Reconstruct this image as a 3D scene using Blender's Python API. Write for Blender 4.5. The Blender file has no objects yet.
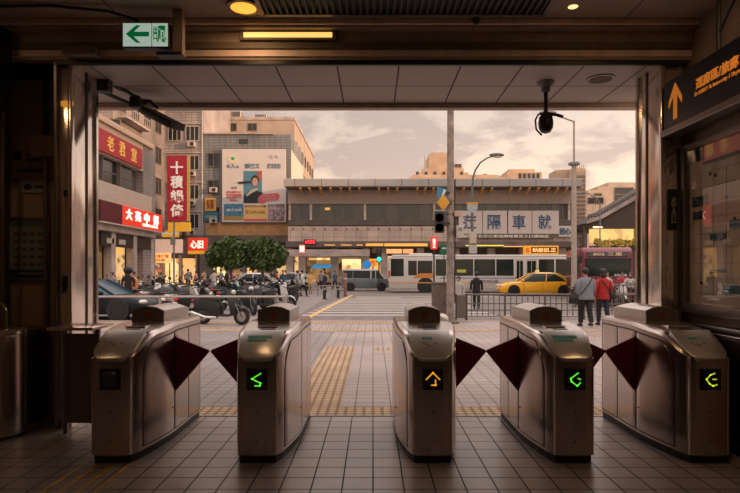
import bpy, bmesh, math, random
from mathutils import Vector, Matrix, Euler
random.seed(7)
sc = bpy.context.scene
COL = sc.collection
PI = math.pi
R = math.radians
CAMH, FPX, VX, HY = 1.55, 557.0, 373.0, 270.5

def P(px, py, Y):
    """world point seen at photo pixel (px,py) at depth Y"""
    return Vector(((px-VX)*Y/FPX, Y, CAMH-(py-HY)*Y/FPX))
def GX(px, Y): return (px-VX)*Y/FPX
def GZ(py, Y): return CAMH-(py-HY)*Y/FPX
def GY(py): return CAMH*FPX/(py-HY)

# ------------------------------------------------------------------ materials
MATS = {}
def mat(name, col=None, rough=.6, metal=0., var=.12, scale=6., bump=0., emit=None, estr=0., spec=.5, stretch=None, coat=0.):
    if name in MATS: return MATS[name]
    m = bpy.data.materials.new(name); m.use_nodes = True
    nt = m.node_tree; N = nt.nodes; L = nt.links
    b = N['Principled BSDF']
    b.inputs['Roughness'].default_value = rough
    b.inputs['Metallic'].default_value = metal
    b.inputs['Specular IOR Level'].default_value = spec
    if coat: b.inputs['Coat Weight'].default_value = coat; b.inputs['Coat Roughness'].default_value = .08
    tc = N.new('ShaderNodeTexCoord'); mp = N.new('ShaderNodeMapping')
    L.new(tc.outputs['Object'], mp.inputs['Vector'])
    if stretch: mp.inputs['Scale'].default_value = stretch
    nz = N.new('ShaderNodeTexNoise'); nz.inputs['Scale'].default_value = scale; nz.inputs['Detail'].default_value = 5
    L.new(mp.outputs[0], nz.inputs['Vector'])
    cr = N.new('ShaderNodeValToRGB')
    cr.color_ramp.elements[0].position = .3; cr.color_ramp.elements[1].position = .7
    cr.color_ramp.elements[0].color = tuple(c*(1-var) for c in col)+(1,)
    cr.color_ramp.elements[1].color = tuple(min(1, c*(1+var)) for c in col)+(1,)
    L.new(nz.outputs['Fac'], cr.inputs['Fac']); L.new(cr.outputs['Color'], b.inputs['Base Color'])
    if bump:
        bp = N.new('ShaderNodeBump'); bp.inputs['Strength'].default_value = bump; bp.inputs['Distance'].default_value = .01
        L.new(nz.outputs['Fac'], bp.inputs['Height']); L.new(bp.outputs[0], b.inputs['Normal'])
    if emit:
        b.inputs['Emission Color'].default_value = tuple(emit)+(1,)
        b.inputs['Emission Strength'].default_value = estr
    MATS[name] = m
    return m

def steel(name, col, rough, vert=True, amp=.12, metal=.88):
    """brushed stainless: long thin streaks in colour, roughness and relief"""
    m = bpy.data.materials.new(name); m.use_nodes = True
    N = m.node_tree.nodes; L = m.node_tree.links; b = N['Principled BSDF']
    b.inputs['Metallic'].default_value = metal
    tc = N.new('ShaderNodeTexCoord'); mp = N.new('ShaderNodeMapping')
    mp.inputs['Scale'].default_value = (60, 60, 1.2) if vert else (1.2, 60, 60)
    L.new(tc.outputs['Object'], mp.inputs['Vector'])
    nz = N.new('ShaderNodeTexNoise'); nz.inputs['Scale'].default_value = 3; nz.inputs['Detail'].default_value = 3
    L.new(mp.outputs[0], nz.inputs['Vector'])
    n2 = N.new('ShaderNodeTexNoise'); n2.inputs['Scale'].default_value = 3.5; n2.inputs['Detail'].default_value = 4
    L.new(tc.outputs['Object'], n2.inputs['Vector'])
    cr = N.new('ShaderNodeValToRGB')
    cr.color_ramp.elements[0].position = .3; cr.color_ramp.elements[1].position = .72
    cr.color_ramp.elements[0].color = tuple(c*(1-amp) for c in col)+(1,)
    cr.color_ramp.elements[1].color = tuple(min(1, c*(1+amp)) for c in col)+(1,)
    L.new(nz.outputs['Fac'], cr.inputs['Fac']); L.new(cr.outputs[0], b.inputs['Base Color'])
    mr = N.new('ShaderNodeMapRange'); mr.inputs['To Min'].default_value = rough*.7; mr.inputs['To Max'].default_value = rough*1.35
    L.new(n2.outputs['Fac'], mr.inputs['Value']); L.new(mr.outputs[0], b.inputs['Roughness'])
    bp = N.new('ShaderNodeBump'); bp.inputs['Strength'].default_value = .06; bp.inputs['Distance'].default_value = .004
    L.new(nz.outputs['Fac'], bp.inputs['Height']); L.new(bp.outputs[0], b.inputs['Normal'])
    MATS[name] = m
    return m

def tiles(name, c1, c2, mortar, w, h, msize, rough=.5, offset=0., bump=.3, noise=.25, nscale=1.3, spec=.5, rot=None, shift=(0,0,0)):
    m = bpy.data.materials.new(name); m.use_nodes = True
    N = m.node_tree.nodes; L = m.node_tree.links; b = N['Principled BSDF']
    b.inputs['Specular IOR Level'].default_value = spec
    tc = N.new('ShaderNodeTexCoord'); mp = N.new('ShaderNodeMapping')
    mp.inputs['Location'].default_value = shift
    if rot:   # upright walls: courses run level round every face
        sx = N.new('ShaderNodeSeparateXYZ'); ad = N.new('ShaderNodeMath'); cx = N.new('ShaderNodeCombineXYZ')
        L.new(tc.outputs['Object'], sx.inputs[0]); L.new(sx.outputs['X'], ad.inputs[0]); L.new(sx.outputs['Y'], ad.inputs[1])
        L.new(ad.outputs[0], cx.inputs['X']); L.new(sx.outputs['Z'], cx.inputs['Y']); L.new(cx.outputs[0], mp.inputs['Vector'])
    else: L.new(tc.outputs['Object'], mp.inputs['Vector'])
    br = N.new('ShaderNodeTexBrick'); br.offset = offset; br.squash = 1
    br.inputs['Scale'].default_value = 1
    br.inputs['Brick Width'].default_value = w; br.inputs['Row Height'].default_value = h
    br.inputs['Mortar Size'].default_value = msize; br.inputs['Mortar Smooth'].default_value = .2
    br.inputs['Color1'].default_value = tuple(c1)+(1,); br.inputs['Color2'].default_value = tuple(c2)+(1,)
    br.inputs['Mortar'].default_value = tuple(mortar)+(1,)
    L.new(mp.outputs[0], br.inputs['Vector'])
    nz = N.new('ShaderNodeTexNoise'); nz.inputs['Scale'].default_value = nscale; nz.inputs['Detail'].default_value = 7
    L.new(tc.outputs['Object'], nz.inputs['Vector'])
    mr = N.new('ShaderNodeMapRange'); mr.inputs['From Min'].default_value = .3; mr.inputs['From Max'].default_value = .7
    mr.inputs['To Min'].default_value = 1-noise; mr.inputs['To Max'].default_value = 1+noise*.5
    L.new(nz.outputs['Fac'], mr.inputs['Value'])
    mx = N.new('ShaderNodeMix'); mx.data_type = 'RGBA'; mx.blend_type = 'MULTIPLY'; mx.inputs['Factor'].default_value = 1
    L.new(br.outputs['Color'], mx.inputs['A']); L.new(mr.outputs[0], mx.inputs['B'])
    L.new(mx.outputs['Result'], b.inputs['Base Color'])
    mr2 = N.new('ShaderNodeMapRange'); mr2.inputs['To Min'].default_value = rough*.75; mr2.inputs['To Max'].default_value = rough*1.25
    L.new(nz.outputs['Fac'], mr2.inputs['Value']); L.new(mr2.outputs[0], b.inputs['Roughness'])
    ms = N.new('ShaderNodeMapRange'); ms.inputs['To Min'].default_value = spec; ms.inputs['To Max'].default_value = .05
    L.new(br.outputs['Fac'], ms.inputs['Value']); L.new(ms.outputs[0], b.inputs['Specular IOR Level'])
    if bump:
        bp = N.new('ShaderNodeBump'); bp.inputs['Strength'].default_value = bump; bp.inputs['Distance'].default_value = .004; bp.invert = True
        L.new(br.outputs['Fac'], bp.inputs['Height']); L.new(bp.outputs[0], b.inputs['Normal'])
    MATS[name] = m
    return m

def glass(name, tint=(.8, .8, .8), refl=.15, rough=.02):
    m = bpy.data.materials.new(name); m.use_nodes = True
    N = m.node_tree.nodes; L = m.node_tree.links; N.clear()
    out = N.new('ShaderNodeOutputMaterial'); mx = N.new('ShaderNodeMixShader')
    t = N.new('ShaderNodeBsdfTransparent'); t.inputs[0].default_value = tuple(tint)+(1,)
    g = N.new('ShaderNodeBsdfGlossy'); g.inputs['Roughness'].default_value = rough
    lw = N.new('ShaderNodeLayerWeight'); lw.inputs['Blend'].default_value = .5
    pw = N.new('ShaderNodeMath'); pw.operation = 'POWER'; pw.inputs[1].default_value = 2.5; L.new(lw.outputs['Facing'], pw.inputs[0])
    fr = N.new('ShaderNodeMapRange'); fr.inputs['To Min'].default_value = refl*.2; fr.inputs['To Max'].default_value = min(1, refl*2.2); L.new(pw.outputs[0], fr.inputs['Value'])
    tc = N.new('ShaderNodeTexCoord'); nz = N.new('ShaderNodeTexNoise'); nz.inputs['Scale'].default_value = 2
    bp = N.new('ShaderNodeBump'); bp.inputs['Strength'].default_value = .03; bp.inputs['Distance'].default_value = .01
    L.new(tc.outputs['Object'], nz.inputs['Vector']); L.new(nz.outputs['Fac'], bp.inputs['Height']); L.new(bp.outputs[0], g.inputs['Normal'])
    L.new(fr.outputs[0], mx.inputs[0]); L.new(t.outputs[0], mx.inputs[1]); L.new(g.outputs[0], mx.inputs[2])
    L.new(mx.outputs[0], out.inputs[0])
    MATS[name] = m
    return m

def glow(name, c1, c2, strength, scale=1.5, c3=None):
    """things that give off light: a lit interior or lit sign with uneven, many-coloured light"""
    m = bpy.data.materials.new(name); m.use_nodes = True
    N = m.node_tree.nodes; L = m.node_tree.links; N.clear()
    out = N.new('ShaderNodeOutputMaterial'); e = N.new('ShaderNodeEmission'); e.inputs[1].default_value = strength
    tc = N.new('ShaderNodeTexCoord'); v = N.new('ShaderNodeTexVoronoi'); v.inputs['Scale'].default_value = scale
    v.distance = 'MANHATTAN'
    L.new(tc.outputs['Object'], v.inputs['Vector'])
    s = N.new('ShaderNodeSeparateColor'); L.new(v.outputs['Color'], s.inputs[0])
    cr = N.new('ShaderNodeValToRGB')
    cr.color_ramp.elements[0].color = tuple(c1)+(1,); cr.color_ramp.elements[1].color = tuple(c2)+(1,)
    if c3:
        q = cr.color_ramp.elements.new(.5); q.color = tuple(c3)+(1,)
    L.new(s.outputs[0], cr.inputs[0]); L.new(cr.outputs[0], e.inputs[0]); L.new(e.outputs[0], out.inputs[0])
    MATS[name] = m
    return m

# ------------------------------------------------------------------ mesh builder
class MB:
    def __init__(s): s.v = []; s.f = []; s.mi = []; s.m = 0; s.T = Matrix.Identity(4)
    def add(s, vs, fs):
        o = len(s.v); s.v += [tuple(s.T @ Vector(v)) for v in vs]
        for f in fs: s.f.append([i+o for i in f]); s.mi.append(s.m)
        return s
    def box(s, x0, x1, y0, y1, z0, z1):
        x0, x1 = sorted((x0, x1)); y0, y1 = sorted((y0, y1)); z0, z1 = sorted((z0, z1))
        vs = [(x, y, z) for z in (z0, z1) for y in (y0, y1) for x in (x0, x1)]
        return s.add(vs, [(0,2,3,1),(4,5,7,6),(0,1,5,4),(2,6,7,3),(0,4,6,2),(1,3,7,5)])
    def cbox(s, c, d): return s.box(c[0]-d[0]/2, c[0]+d[0]/2, c[1]-d[1]/2, c[1]+d[1]/2, c[2]-d[2]/2, c[2]+d[2]/2)
    def loft(s, rings, cap=True, closed=True):
        n = len(rings[0]); vs = [p for r in rings for p in r]; fs = []
        for i in range(len(rings)-1):
            for j in range(n if closed else n-1):
                k = (j+1) % n
                fs.append((i*n+j, i*n+k, (i+1)*n+k, (i+1)*n+j))
        if cap: fs.append(tuple(range(n))[::-1]); fs.append(tuple((len(rings)-1)*n+j for j in range(n)))
        return s.add(vs, fs)
    def cyl(s, p0, p1, r0, r1=None, n=14, cap=True):
        r1 = r0 if r1 is None else r1
        p0 = Vector(p0); p1 = Vector(p1); d = (p1-p0).normalized()
        a = d.orthogonal().normalized(); b = d.cross(a)
        ring = lambda p, r: [p+a*(r*math.cos(2*PI*i/n))+b*(r*math.sin(2*PI*i/n)) for i in range(n)]
        return s.loft([ring(p0, r0), ring(p1, r1)], cap)
    def tube(s, pts, r, n=8):
        pts = [Vector(p) for p in pts]; rings = []; a = None
        for i, p in enumerate(pts):
            d = (pts[min(i+1, len(pts)-1)]-pts[max(i-1, 0)]).normalized()
            if a is None: a = d.orthogonal().normalized()
            a = (a-d*a.dot(d)).normalized(); b = d.cross(a)
            rr = r[i] if isinstance(r, (list, tuple)) else r
            rings.append([p+a*(rr*math.cos(2*PI*k/n))+b*(rr*math.sin(2*PI*k/n)) for k in range(n)])
        return s.loft(rings)
    def lathe(s, prof, c=(0,0,0), n=24):
        c = Vector(c)
        return s.loft([[c+Vector((r*math.cos(2*PI*k/n), r*math.sin(2*PI*k/n), z)) for k in range(n)] for r, z in prof])
    def prism(s, pts, axis, a, b):
        """2-D outline pts swept along axis from a to b"""
        def q(p, t):
            return {'x': (t, p[0], p[1]), 'y': (p[0], t, p[1]), 'z': (p[0], p[1], t)}[axis]
        return s.loft([[q(p, a) for p in pts], [q(p, b) for p in pts]])
    def ball(s, c, r, n=12, m=8):
        if not isinstance(r, (tuple, list)): r = (r, r, r)
        rings = []
        for i in range(m+1):
            t = -PI/2+PI*i/m; cz = math.sin(t); cr = max(math.cos(t), .02)
            rings.append([(c[0]+r[0]*cr*math.cos(2*PI*k/n), c[1]+r[1]*cr*math.sin(2*PI*k/n), c[2]+r[2]*cz) for k in range(n)])
        return s.loft(rings)
    def quad(s, *p): return s.add(p, [tuple(range(len(p)))])
    def build(s, name, mats, parent=None, bevel=0, seg=2, loc=(0,0,0), rz=0., ang=35):
        me = bpy.data.meshes.new(name)
        me.from_pydata(s.v, [], s.f)
        if not isinstance(mats, (list, tuple)): mats = [mats]
        for m in mats: me.materials.append(m)
        for p, i in zip(me.polygons, s.mi): p.material_index = i
        bm = bmesh.new(); bm.from_mesh(me)
        bmesh.ops.recalc_face_normals(bm, faces=bm.faces)
        if bevel:
            es = [e for e in bm.edges if len(e.link_faces) == 2 and e.calc_face_angle(0) > R(30)]
            try: bmesh.ops.bevel(bm, geom=es, offset=bevel, segments=seg, affect='EDGES', profile=.5, clamp_overlap=True)
            except Exception: pass
        bm.to_mesh(me); bm.free()
        me.shade_smooth(); me.set_sharp_from_angle(angle=R(ang))
        o = bpy.data.objects.new(name, me); COL.objects.link(o)
        o.location = loc; o.rotation_euler.z = rz
        if parent: o.parent = parent
        return o

def tag(o, label=None, cat=None, group=None, kind=None):
    if label: o['label'] = label
    if cat: o['category'] = cat
    if group: o['group'] = group
    if kind: o['kind'] = kind
    return o
def thing(name, label, cat, loc=(0,0,0), rz=0., group=None):
    o = bpy.data.objects.new(name, None); COL.objects.link(o)
    o.empty_display_size = .1; o.location = loc; o.rotation_euler.z = rz
    return tag(o, label, cat, group)
def struct(o): o['kind'] = 'structure'; return o
def bx(name, m, parent, x0, x1, y0, y1, z0, z1, bevel=0, seg=1):
    return MB().box(x0, x1, y0, y1, z0, z1).build(name, m, parent, bevel, seg)
def copy_tree(o, loc=None, rz=None, label=None, group=None, swap=None, scale=None):
    """copies a thing with its parts and sub-parts; swap maps a material to another on the copy"""
    def cp(x, par):
        c = x.copy(); COL.objects.link(c)
        if par: c.parent = par
        if swap and c.type == 'MESH':
            for k, sl in enumerate(c.material_slots):
                mm = x.data.materials[k]
                if mm and mm.name in swap:
                    sl.link = 'OBJECT'; sl.material = swap[mm.name]
        for y in list(x.children): cp(y, c)
        return c
    c = cp(o, None)
    if loc is not None: c.location = loc
    if rz is not None: c.rotation_euler.z = rz
    if scale is not None: c.scale = (scale,)*3
    if label: c['label'] = label
    if group: c['group'] = group
    elif 'group' in c: del c['group']
    return c

# ------------------------------------------------------------------ lettering
TXT = {}
def text_mesh(s, bold):
    k = (s, bold)
    if k in TXT: return TXT[k]
    cu = bpy.data.curves.new('lettering', 'FONT'); cu.body = s; cu.size = 1; cu.extrude = .012/1; cu.offset = bold
    cu.resolution_u = 3; cu.space_line = .82
    ob = bpy.data.objects.new('lettering', cu); COL.objects.link(ob)
    dg = bpy.context.evaluated_depsgraph_get()
    me = bpy.data.meshes.new_from_object(ob.evaluated_get(dg))
    bpy.data.objects.remove(ob)
    vs = [v.co.copy() for v in me.vertices]; fs = [tuple(p.vertices) for p in me.polygons]
    bpy.data.meshes.remove(me)
    TXT[k] = (vs, fs)
    return TXT[k]
def letter(name, s, m, parent, c, w, h, face='-y', bold=.0, depth=.01, rz=None):
    """lettering fitted into w x h, centred at c, readable from the given side"""
    vs, fs = text_mesh(s, bold)
    x0 = min(v.x for v in vs); x1 = max(v.x for v in vs); y0 = min(v.y for v in vs); y1 = max(v.y for v in vs)
    kx = w/(x1-x0); kz = h/(y1-y0)
    a = {'-y': 0, '+x': PI/2, '-x': -PI/2, '+y': PI}[face] if rz is None else rz
    Rm = Matrix.Rotation(a, 3, 'Z')
    out = []
    for v in vs:
        q = Vector(((v.x-(x0+x1)/2)*kx, -v.z*depth/.012, (v.y-(y0+y1)/2)*kz))
        out.append(tuple(Rm @ q + Vector(c)))
    b = MB(); b.v = out; b.f = [list(f) for f in fs]; b.mi = [0]*len(fs)
    me = bpy.data.meshes.new(name); me.from_pydata(b.v, [], b.f); me.materials.append(m)
    o = bpy.data.objects.new(name, me); COL.objects.link(o)
    if parent: o.parent = parent
    return o

# ------------------------------------------------------------------ palette
STEEL = steel('brushed steel', (.58, .50, .46), .20, metal=1)
STEELH = steel('brushed steel laid flat', (.74, .68, .64), .24, vert=False)
STEELP = steel('polished steel trim', (.90, .78, .70), .15)
STEELD = steel('dull dark steel', (.26, .22, .20), .38)
DARK = mat('dark painted metal', (.03, .026, .024), .5)
BLACK = mat('black plastic', (.012, .012, .013), .4)
RUBBER = mat('black rubber', (.02, .02, .02), .8, bump=.2)
KICK = mat('dark kick plate', (.035, .032, .03), .55, bump=.2)
RED = mat('dark red flap plastic', (.17, .006, .010), .4, var=.08)
TEAL = mat('teal printing', (.02, .42, .34), .5)
WHITE = mat('white paint', (.75, .73, .70), .5)
CREAM = mat('cream wall paint', (.50, .42, .34), .8, bump=.2)
GREYP = mat('grey painted metal', (.22, .21, .21), .5)
CHROME = mat('bright chrome', (.7, .68, .65), .15, 1.)
PANEL = mat('dark brown wall panel', (.42, .31, .23), .45, .15, var=.1, scale=2.5)
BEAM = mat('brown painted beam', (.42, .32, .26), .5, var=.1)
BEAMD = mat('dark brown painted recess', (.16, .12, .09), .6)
CEIL = tiles('ceiling panels', (.42,.32,.26), (.40,.305,.25), (.03,.025,.02), 1.2, .6, .006, .6, bump=.2, noise=.15)
GLASSD = mat('dark window glass', (.03, .035, .037), .08, .0, spec=.9)
GLASSR = mat('dark reflective glass', (.06, .065, .07), .12, .6, spec=.9)
GLASSC = glass('clear window glass', (.75,.78,.78), .25)
GLASSV = glass('vehicle glass', (.30,.33,.32), .3)
# ================================================================== STATION HALL
TILE = .2203
FLOORM = tiles('hall floor tiles', (.38,.32,.30), (.325,.275,.26), (.02,.016,.014), TILE, TILE, .006, .30, bump=.6, noise=.3, nscale=1.1, spec=1.0, shift=(0, -5.93, 0))
FLOORM.node_tree.nodes['Principled BSDF'].inputs['IOR'].default_value = 1.6
YLINE = mat('worn yellow floor stripe', (.42, .27, .07), .6, var=.35, scale=14)
struct(bx('floor', FLOORM, None, -4.8, 3.12, -7, 5.93, -.2, 0))
for i, x in enumerate((-2.31, -2.19, -2.065, -1.94)):
    o = bx('floor_stripe', YLINE, None, x-.016, x+.016, 1.2, 4.42, 0, .004)
    tag(o, ['outermost yellow guide stripe in the hall floor, by the left wall', 'second yellow guide stripe from the left wall, under the leftmost gate',
            'third yellow guide stripe from the left wall, under the leftmost gate', 'yellow guide stripe on the aisle side of the leftmost gate'][i], 'floor stripe', kind='structure')

# --- ceiling, header, front wall pieces
ZC = 3.95
struct(bx('ceiling', CEIL, None, -4.8, 3.12, -7, 5.34, ZC, ZC+.2))
struct(bx('wall_left', PANEL, None, -4.95, -4.8, -7, 6.25, 0, ZC))
struct(bx('wall_back', mat('dim hall wall', (.10,.075,.055), .8), None, -4.95, 3.5, -7.15, -7, 0, ZC))
struct(bx('wall_right', PANEL, None, 3.12, 3.3, -7, 6.25, 0, ZC))
mat('pale ledge paint', (.85,.64,.53), .5)
# header over the opening, stepped mouldings
h = MB(); h.prism([(5.34,3.96),(5.34,3.88),(5.44,3.88),(5.44,3.72),(5.46,3.71),(5.46,3.615),(5.50,3.615),(5.50,3.60),(5.58,3.60),(5.58,4.25),(5.34,4.25)], 'x', -4.8, 3.12)
struct(h.build('wall_front_header', BEAM, None, bevel=.004))
struct(bx('trim_1', mat('pale ledge paint'), None, -4.8, 3.12, 5.30, 5.34, 3.90, 3.95, .008, 2))
struct(bx('trim_2', BLACK, None, -3.12, 3.04, 5.455, 5.50, 3.565, 3.612, .004))
struct(bx('trim_12', mat('pale ledge paint'), None, -4.8, 3.12, 5.445, 5.46, 3.645, 3.705))
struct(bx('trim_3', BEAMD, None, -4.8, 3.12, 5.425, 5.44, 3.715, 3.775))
# canopy outside: panelled soffit, edge beam
SOFF = tiles('canopy soffit panels', (.40,.33,.29), (.38,.31,.275), (.05,.04,.035), .62, .62, .009, .5, bump=.3, noise=.14, nscale=.8, shift=(.36, -5.57, 0))
struct(bx('canopy_soffit', SOFF, None, -5.2, 5.2, 5.50, 6.82, 3.60, 3.8))
struct(bx('canopy_edge', BEAM, None, -5.2, 5.2, 6.82, 6.94, 3.54, 4.0, .01))
# front wall left of the opening
struct(bx('wall_front_left', PANEL, None, -4.8, -3.12, 6.0, 6.25, 0, 3.8))
struct(bx('wall_front_upper_left', PANEL, None, -4.8, -3.12, 5.58, 6.0, 3.6, 4.0))
struct(bx('wall_front_right', PANEL, None, 2.98, 3.12, 5.6, 6.2, 0, 3.8))
JAMB = steel('bright steel door jamb', (.95,.80,.72), .13)
struct(bx('door_frame_left', JAMB, None, -3.12, -2.97, 5.5, 6.0, 0, 3.6, .008, 2))
struct(bx('door_frame_right', JAMB, None, 2.84, 3.05, 5.5, 6.0, 0, 3.6, .008, 2))
struct(bx('trim_4', STEELD, None, -3.135, -3.10, 5.46, 5.53, 0, 3.6, .006))
struct(bx('trim_5', CHROME, None, -2.98, -2.955, 5.95, 6.0, 0, 3.6, .004))
struct(bx('trim_6', CHROME, None, 2.825, 2.85, 5.95, 6.0, 0, 3.6, .004))
struct(bx('trim_7', DARK, None, 2.832, 2.84, 5.76, 5.79, 0, 3.6))
struct(bx('trim_8', DARK, None, -2.97, -2.962, 5.76, 5.79, 0, 3.6))
struct(bx('trim_9', STEELP, None, -3.0, -2.958, 5.47, 5.52, 0, 3.6, .008, 2))
struct(bx('trim_10', STEELP, None, 2.828, 2.87, 5.47, 5.52, 0, 3.6, .008, 2))
struct(bx('trim_11', STEELD, None, -3.52, -3.48, 5.94, 6.0, 0, 3.6))
# dark column at far left
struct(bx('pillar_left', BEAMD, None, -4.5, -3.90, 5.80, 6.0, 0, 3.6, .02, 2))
# dark hanging cabinet and conduit on the left pillar
t = thing('wall_cabinet', 'dark metal cabinet hung high on the left pillar above a vertical pipe', 'cabinet', (-3.80, 5.3, 2.85))
bx('body', BLACK, t, -.3, .29, -.17, .12, .25, 1.02, .01)
bx('door', DARK, t, -.27, .26, -.185, -.17, .29, .98, .006)
o = MB().tube([(-3.79,5.70,0.01),(-3.79,5.70,3.45)], .022, 10).build('pipe', STEELD)
tag(o, 'slim vertical steel pipe beneath the dark hanging cabinet', 'pipe')
bx('coupling', STEELD, o, -3.835, -3.745, 5.655, 5.745, 3.02, 3.12, .01)
o = MB().tube([(-3.50,5.95,2.95),(-3.50,5.95,3.58)], .02, 8).build('conduit', DARK)
tag(o, 'dark conduit running from ceiling to junction box on the left wall', 'conduit')
bx('junction_box', PANEL, o, -3.62, -3.38, 5.86, 5.995, 2.75, 2.98, .01)
o = bx('speaker', BEAMD, None, -2.98, -2.66, 5.32, 5.44, 3.62, 3.71, .01); tag(o, 'small dark box speaker fixed under the header by the left frame', 'speaker')

# --- notices on left wall (Y = 6)
def notice(name, label, x0, x1, y0p, y1p, m, Y=5.99, cat='notice', frame=None):
    X0, X1 = GX(x0, Y), GX(x1, Y); Z1, Z0 = GZ(y0p, Y), GZ(y1p, Y)
    t = thing(name, label, cat, ((X0+X1)/2, Y, Z0))
    w = (X1-X0)/2
    bx('board', m, t, -w, w, -.012, .01, 0, Z1-Z0, .002)
    if frame:
        f = MB(); H = Z1-Z0
        f.box(-w-.025, w+.025, -.03, .01, H, H+.03); f.box(-w-.025, w+.025, -.03, .01, -.03, 0)
        f.box(-w-.03, -w, -.03, .01, -.03, H+.03); f.box(w, w+.03, -.03, .01, -.03, H+.03)
        f.build('frame', frame, t, .003)
    return t, w, Z1-Z0
YEL = mat('faded yellow notice paper', (.36,.24,.06), .6)
INK = mat('black print', (.02,.02,.02), .6)
PAPER = mat('greyed white paper', (.40,.38,.35), .6)
PAPERD = mat('grey green poster paper', (.27,.28,.25), .6)
t, w, H = notice('yellow_notice', 'yellow notice with black icon square high on the left wall', 12, 53, 150, 178, YEL)
bx('icon', INK, t, -w+.02, -w+.11, -.016, -.012, H-.11, H-.02)
letter('printed_text', '注意安全', INK, t, (.05, -.014, H-.05), .2, .045)
letter('printed_text', '請勿靠近站立', INK, t, (.06, -.014, H-.115), .24, .03)
bx('inset_panel', mat('dull ochre', (.28,.20,.07), .6), t, -w+.04, w-.04, -.015, -.012, .03, .12)
letter('printed_text', '禁止吸煙嚼檳榔', INK, t, (0, -.018, .075), .3, .04)
t, w, H = notice('white_notice', 'small white notice with oval emblem below the yellow notice', 21, 50, 181, 193, PAPER)
MB().ball((-w+.08, -.014, H/2), (.045, .006, .03)).build('emblem', INK, t)
letter('printed_text', '小心階梯', INK, t, (.06, -.014, H/2), .13, .035)
o = bx('red_sticker', mat('red sticker', (.3,.03,.02), .5), None, GX(13,5.985), GX(18,5.985), 5.985, 6.0, GZ(183,5.985), GZ(178.5,5.985)); tag(o, 'tiny red square sticker beside the small white notice', 'sticker')
t, w, H = notice('framed_poster', 'framed poster of many small pictures in a grid on the left wall', 10, 47.5, 220, 278, PAPERD, frame=STEELD)
bx('header_band', mat('dull green band', (.10,.16,.12), .6), t, -w, w, -.015, -.012, H-.07, H-.01)
bx('footer_band', mat('dark blue band', (.02,.035,.05), .6), t, -w, w, -.015, -.012, .0, .09)
random.seed(3)
pm = mat('small brown picture', (.14,.10,.07), .6, var=.4, scale=30)
for r in range(5):
    for c in range(4):
        x = -w+.06+c*(2*w-.12)/3.35; z = H-.15-r*.082
        bx('small_picture', pm, t, x-.026+.02, x+.026+.02, -.016, -.012, z-.018, z+.014)
letter('printed_text', '捷運路線圖 旅客須知', PAPER, t, (.03, -.017, .05), .28, .03)
# paper stickers on the strip beside the frame
for (a, b, c, d, m, lb) in ((63,70,190,196,INK,'small black sticker on the narrow steel strip by the left door frame'),
                     (62,70,271,296,PAPER,'pale paper label low on the narrow steel strip by the left door frame')):
    o = bx('sticker', m, None, GX(a,5.48), GX(b,5.48), 5.487, 5.499, GZ(d,5.48), GZ(c,5.48)); tag(o, lb, 'sticker')
    if m is PAPER:
        letter('printed_text', '請勿\n靠門', INK, o, (GX(65.5,5.48), 5.484, GZ(284,5.48)), .07, .17)

# --- right wall: map case
t = thing('map_case', 'big wall case with a transit map behind reflective glass on the right wall', 'map case', (3.08, 5.2, 0))
# local: x toward the room is negative
y0, y1, z0, z1 = -1.6, .21, 1.235, 2.70
f = MB(); f.box(-.06,.04,y0-.06,y0,z0-.07,z1+.07); f.box(-.06,.04,y1,y1+.07,z0-.07,z1+.07); f.box(-.06,.04,y0,y1,z1,z1+.07); f.box(-.08,.04,y0,y1,z0-.09,z0)
f.build('frame', STEELD, t, .006)
bx('map_board', mat('pale map paper', (.80,.73,.65), .7), t, -.005, .03, y0, y1, z0, z1)
BLU = mat('map blue', (.03,.15,.22), .6); BLUD = mat('map dark blue', (.015,.05,.085), .6)
for (a, b, c, d, m) in ((-.02,y1,z1-.12,z1,BLUD),(y0,-.02,z1-.17,z1-.14,BLU),(-.36,-.12,1.82,1.88,BLU),(-.36,-.12,1.53,1.56,BLU),(-1.2,-.4,1.9,1.98,BLU),(-.9,-.3,1.35,1.42,BLU)):
    bx('map_band', m, t, -.009, -.005, a, b, c, d)
random.seed(5)
g = MB()
for k in range(11): g.box(-.008,-.005, y0+.1+k*.19, y0+.104+k*.19, z0+.08, z1-.25)
for k in range(9): g.box(-.008,-.005, y0+.05, y1-.05, z0+.1+k*.14, z0+.103+k*.14)
g.build('map_grid', mat('fine grey ink', (.24,.21,.2), .7), t)
letter('map_lettering', '板橋車站', BLU, t, (-.008, .03, 2.20), .24, .10, face='-x')
letter('map_lettering', '位置圖', BLU, t, (-.008, .05, 2.07), .18, .08, face='-x')
for k in range(9):
    yy = random.uniform(-1.2,.15); zz = random.uniform(1.3,2.5)
    MB().cyl((-.010,yy,zz),(-.005,yy,zz),.018,n=12).build('map_marker', INK, t)
bx('glass_pane', glass('case glass', (.93,.9,.87), .22, .015), t, -.045, -.04, y0, y1, z0, z1)
# small vertical notice + dark column beside case
t = thing('small_wall_sign', 'small dark vertical sign with pale lettering on the narrow wall right of the door frame', 'sign', (2.95, 5.49, 1.95))
bx('board', BLACK, t, -.045, .045, -.02, .005, .0, .40, .004)
letter('lettering', '出\n入\n口', PAPER, t, (0, -.024, .19), .045, .26)
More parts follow.
